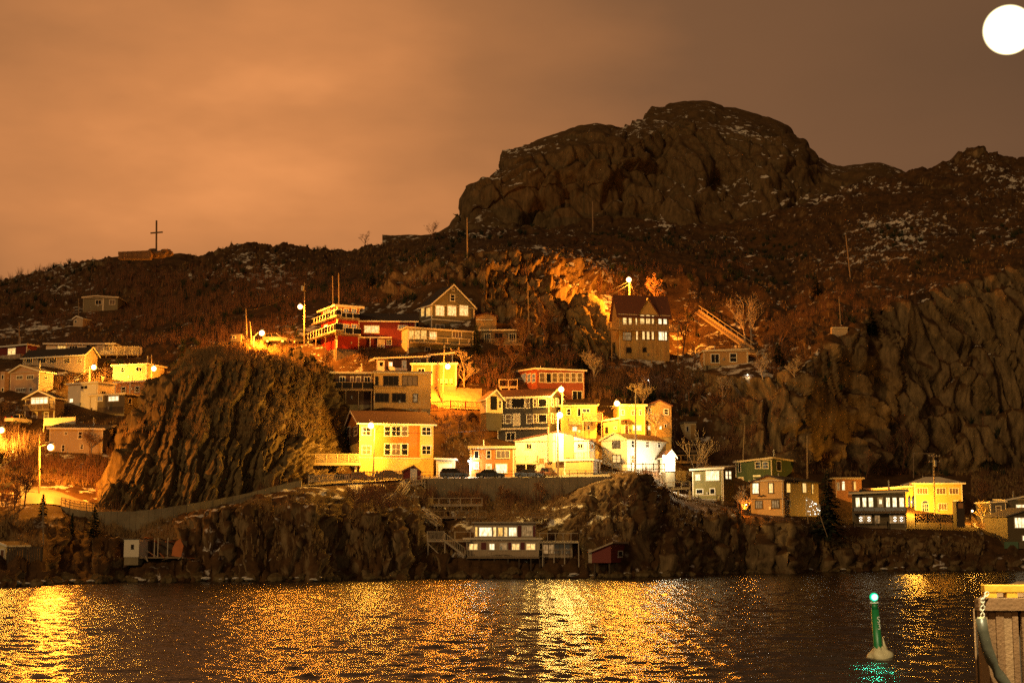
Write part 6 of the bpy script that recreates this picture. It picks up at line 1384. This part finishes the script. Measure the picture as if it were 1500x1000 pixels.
TM1 = H1.reshape(-1, 3); NRM = gridnormals(H1).reshape(-1, 3)
def scatter(name, n, seed, hrange, twigs, wtw, mat_, dens, ymin=.5, spread=.5, src=None, nrm=None):
    rg = np.random.default_rng(seed); T_ = TM1 if src is None else src; N_ = NRM if nrm is None else nrm
    px, py = proj(T_); ok = (T_[:, 2] > ymin) & (px > -60) & (px < 1560) & (T_[:, 1] < 395)
    hp = T_ + np.array((0, 0, 1.2)); px2, py2 = proj(hp)
    for a, b, c, d in PADS: ok &= ~((px > a - 3) & (px < c + 3) & (py2 > b - 4) & (py2 < d - 1))
    nz = fbm(T_ / 14., 3, seed) ; ok &= dens(px, py, nz, N_[:, 2]) > rg.random(len(T_))
    idx = np.flatnonzero(ok); idx = rg.choice(idx, min(n, len(idx)), replace=False); C = T_[idx]; k = len(C)
    hh = rg.uniform(*hrange, (k, 1)); a = rg.uniform(0, 2 * math.pi, (k, twigs)); sp = rg.uniform(.1, 1, (k, twigs)) * spread
    base = C[:, None, :] + np.stack([np.cos(a) * .15 * hh, np.sin(a) * .15 * hh, np.full_like(a, -.15)], -1)
    tip = C[:, None, :] + np.stack([np.cos(a) * sp * hh, np.sin(a) * sp * hh, hh * rg.uniform(.55, 1.05, (k, twigs))], -1)
    b2 = rg.uniform(0, 2 * math.pi, (k, twigs)); sv = np.stack([np.cos(b2), np.sin(b2) * .5, 0 * b2], -1) * wtw
    V = np.stack([base - sv, base + sv, tip + sv * .25, tip - sv * .25], 2).reshape(-1, 3); F = len(V) // 4
    me = bpy.data.meshes.new(name); me.vertices.add(len(V)); me.vertices.foreach_set('co', V.reshape(-1)); me.loops.add(F * 4); me.loops.foreach_set('vertex_index', np.arange(F * 4, dtype=np.int32)); me.polygons.add(F); me.polygons.foreach_set('loop_start', np.arange(0, F * 4, 4, dtype=np.int32)); me.update(calc_edges=True); me.validate(); me.materials.append(mat_)
    o = bpy.data.objects.new(name, me); COL.objects.link(o); return o
band = lambda px, py, y0, y1: sstep(y0 - 20, y0 + 10, py) * (1 - sstep(y1 - 10, y1 + 20, py))
o = scatter('scrub', 5200, 4, (1.0, 2.6), 14, .035, TWIG, lambda px, py, nz, z: sstep(.42, .6, nz) * sstep(.4, .7, z) * band(px, py, 400, 735) * (1 - .7 * sstep(1150, 1250, px)), 8.0); tag(o, 'tangled red-brown leafless scrub covering the slopes', 'scrub', kind='stuff')
o = scatter('dry_grass', 12000, 6, (.3, .9), 9, .03, paint('dry_grass_blades', (.26, .17, .075), .9, .3, 3), lambda px, py, nz, z: sstep(.3, .6, z) * sstep(.4, .55, nz) * (.25 + .75 * band(px, py, 690, 830)), 2.5, .35); tag(o, 'dry ochre grass tufts on the rocky ground', 'grass', kind='stuff')
o = scatter('dark_bushes', 900, 9, (.6, 1.7), 40, .07, NEED, lambda px, py, nz, z: sstep(.5, .62, nz) * sstep(.35, .6, z) * band(px, py, 340, 690), 10.0, .7); tag(o, 'low dark evergreen bushes dotted over the hillside', 'bushes', kind='stuff')
BT = B1.reshape(-1, 3); BN = gridnormals(B1).reshape(-1, 3)
o = scatter('bluff_grass', 5000, 12, (.3, 1.0), 10, .03, paint('bluff_grass_blades', (.22, .14, .06), .9, .3, 3), lambda px, py, nz, z: sstep(.45, .75, z) * (py < 640), 2.5, .4, BT, BN); tag(o, 'dry grass tufts on the crown of the bluff', 'grass', kind='stuff')
# shore boulders: each a rough lump, the nearest row at the waterline
rg = random.Random(21); BO = []
for v_ in range(4):
    m = MB(); m.ball((0, 0, 0), 1, 9, 6); me = bpy.data.meshes.new('boulder'); vs = []
    for q in m.v: f_ = 1 + .35 * (rg.random() - .5); vs.append((q.x * f_, q.y * f_, q.z * f_ * .7))
    me.from_pydata(vs, [], m.f); me.materials.append(BLUFFM); BO.append(me)
STH = wl_y = None
m = MB()
for i in range(420):
    px = rg.uniform(-40, 1540); j = int(np.argmin(abs(XS - px))); wp = Vector(H0[j, 1]); off = rg.uniform(-1.2, 3.5); s_ = rg.choice((.25, .35, .5, .7, 1.0)) * rg.uniform(.7, 1.2)
    c = wp + Vector((rg.uniform(-.3, .3), off, .05 + max(0, off) * .16)); me = BO[i % 4]; ra = rg.uniform(0, 6.28); Mr = Matrix.Rotation(ra, 4, 'Z') @ Matrix.Diagonal((s_ * rg.uniform(.8, 1.4), s_ * rg.uniform(.7, 1.1), s_, 1))
    m.add([c + (Mr @ v.co) for v in me.vertices], [tuple(p.vertices) for p in me.polygons])
o = m.build('shore_rocks', BLUFFM); tag(o, 'jumbled dark rocks along the waterline', 'rocks', kind='stuff')
m = MB(); SNOWM = paint('shore_ice', (.6, .58, .55), .5, .15, 3)
for i in range(46):
    px = rg.choice((rg.uniform(280, 480), rg.uniform(1180, 1420), rg.uniform(80, 260), rg.uniform(830, 1010), rg.uniform(0, 110))); j = int(np.argmin(abs(XS - px))); wp = Vector(H0[j, 1]); s_ = rg.uniform(.15, .42); c = wp + Vector((0, rg.uniform(-1.3, .2), .15 + rg.random() * .3)); me = BO[i % 4]
    m.add([c + Vector((v.co.x * s_ * 1.8, v.co.y * s_, v.co.z * s_ * .7)) for v in me.vertices], [tuple(p.vertices) for p in me.polygons])
o = m.build('shore_ice', SNOWM); tag(o, 'small pale lumps of ice on the waterline rocks', 'ice', kind='stuff')
# shrubs on the right summit and old timber lying on the shore

for i, hs in enumerate(HOUSES):
    if hs.w > 4.5 and hs.h > 2.2 and hs.root['category'] == 'house': hs.trimmings(i)
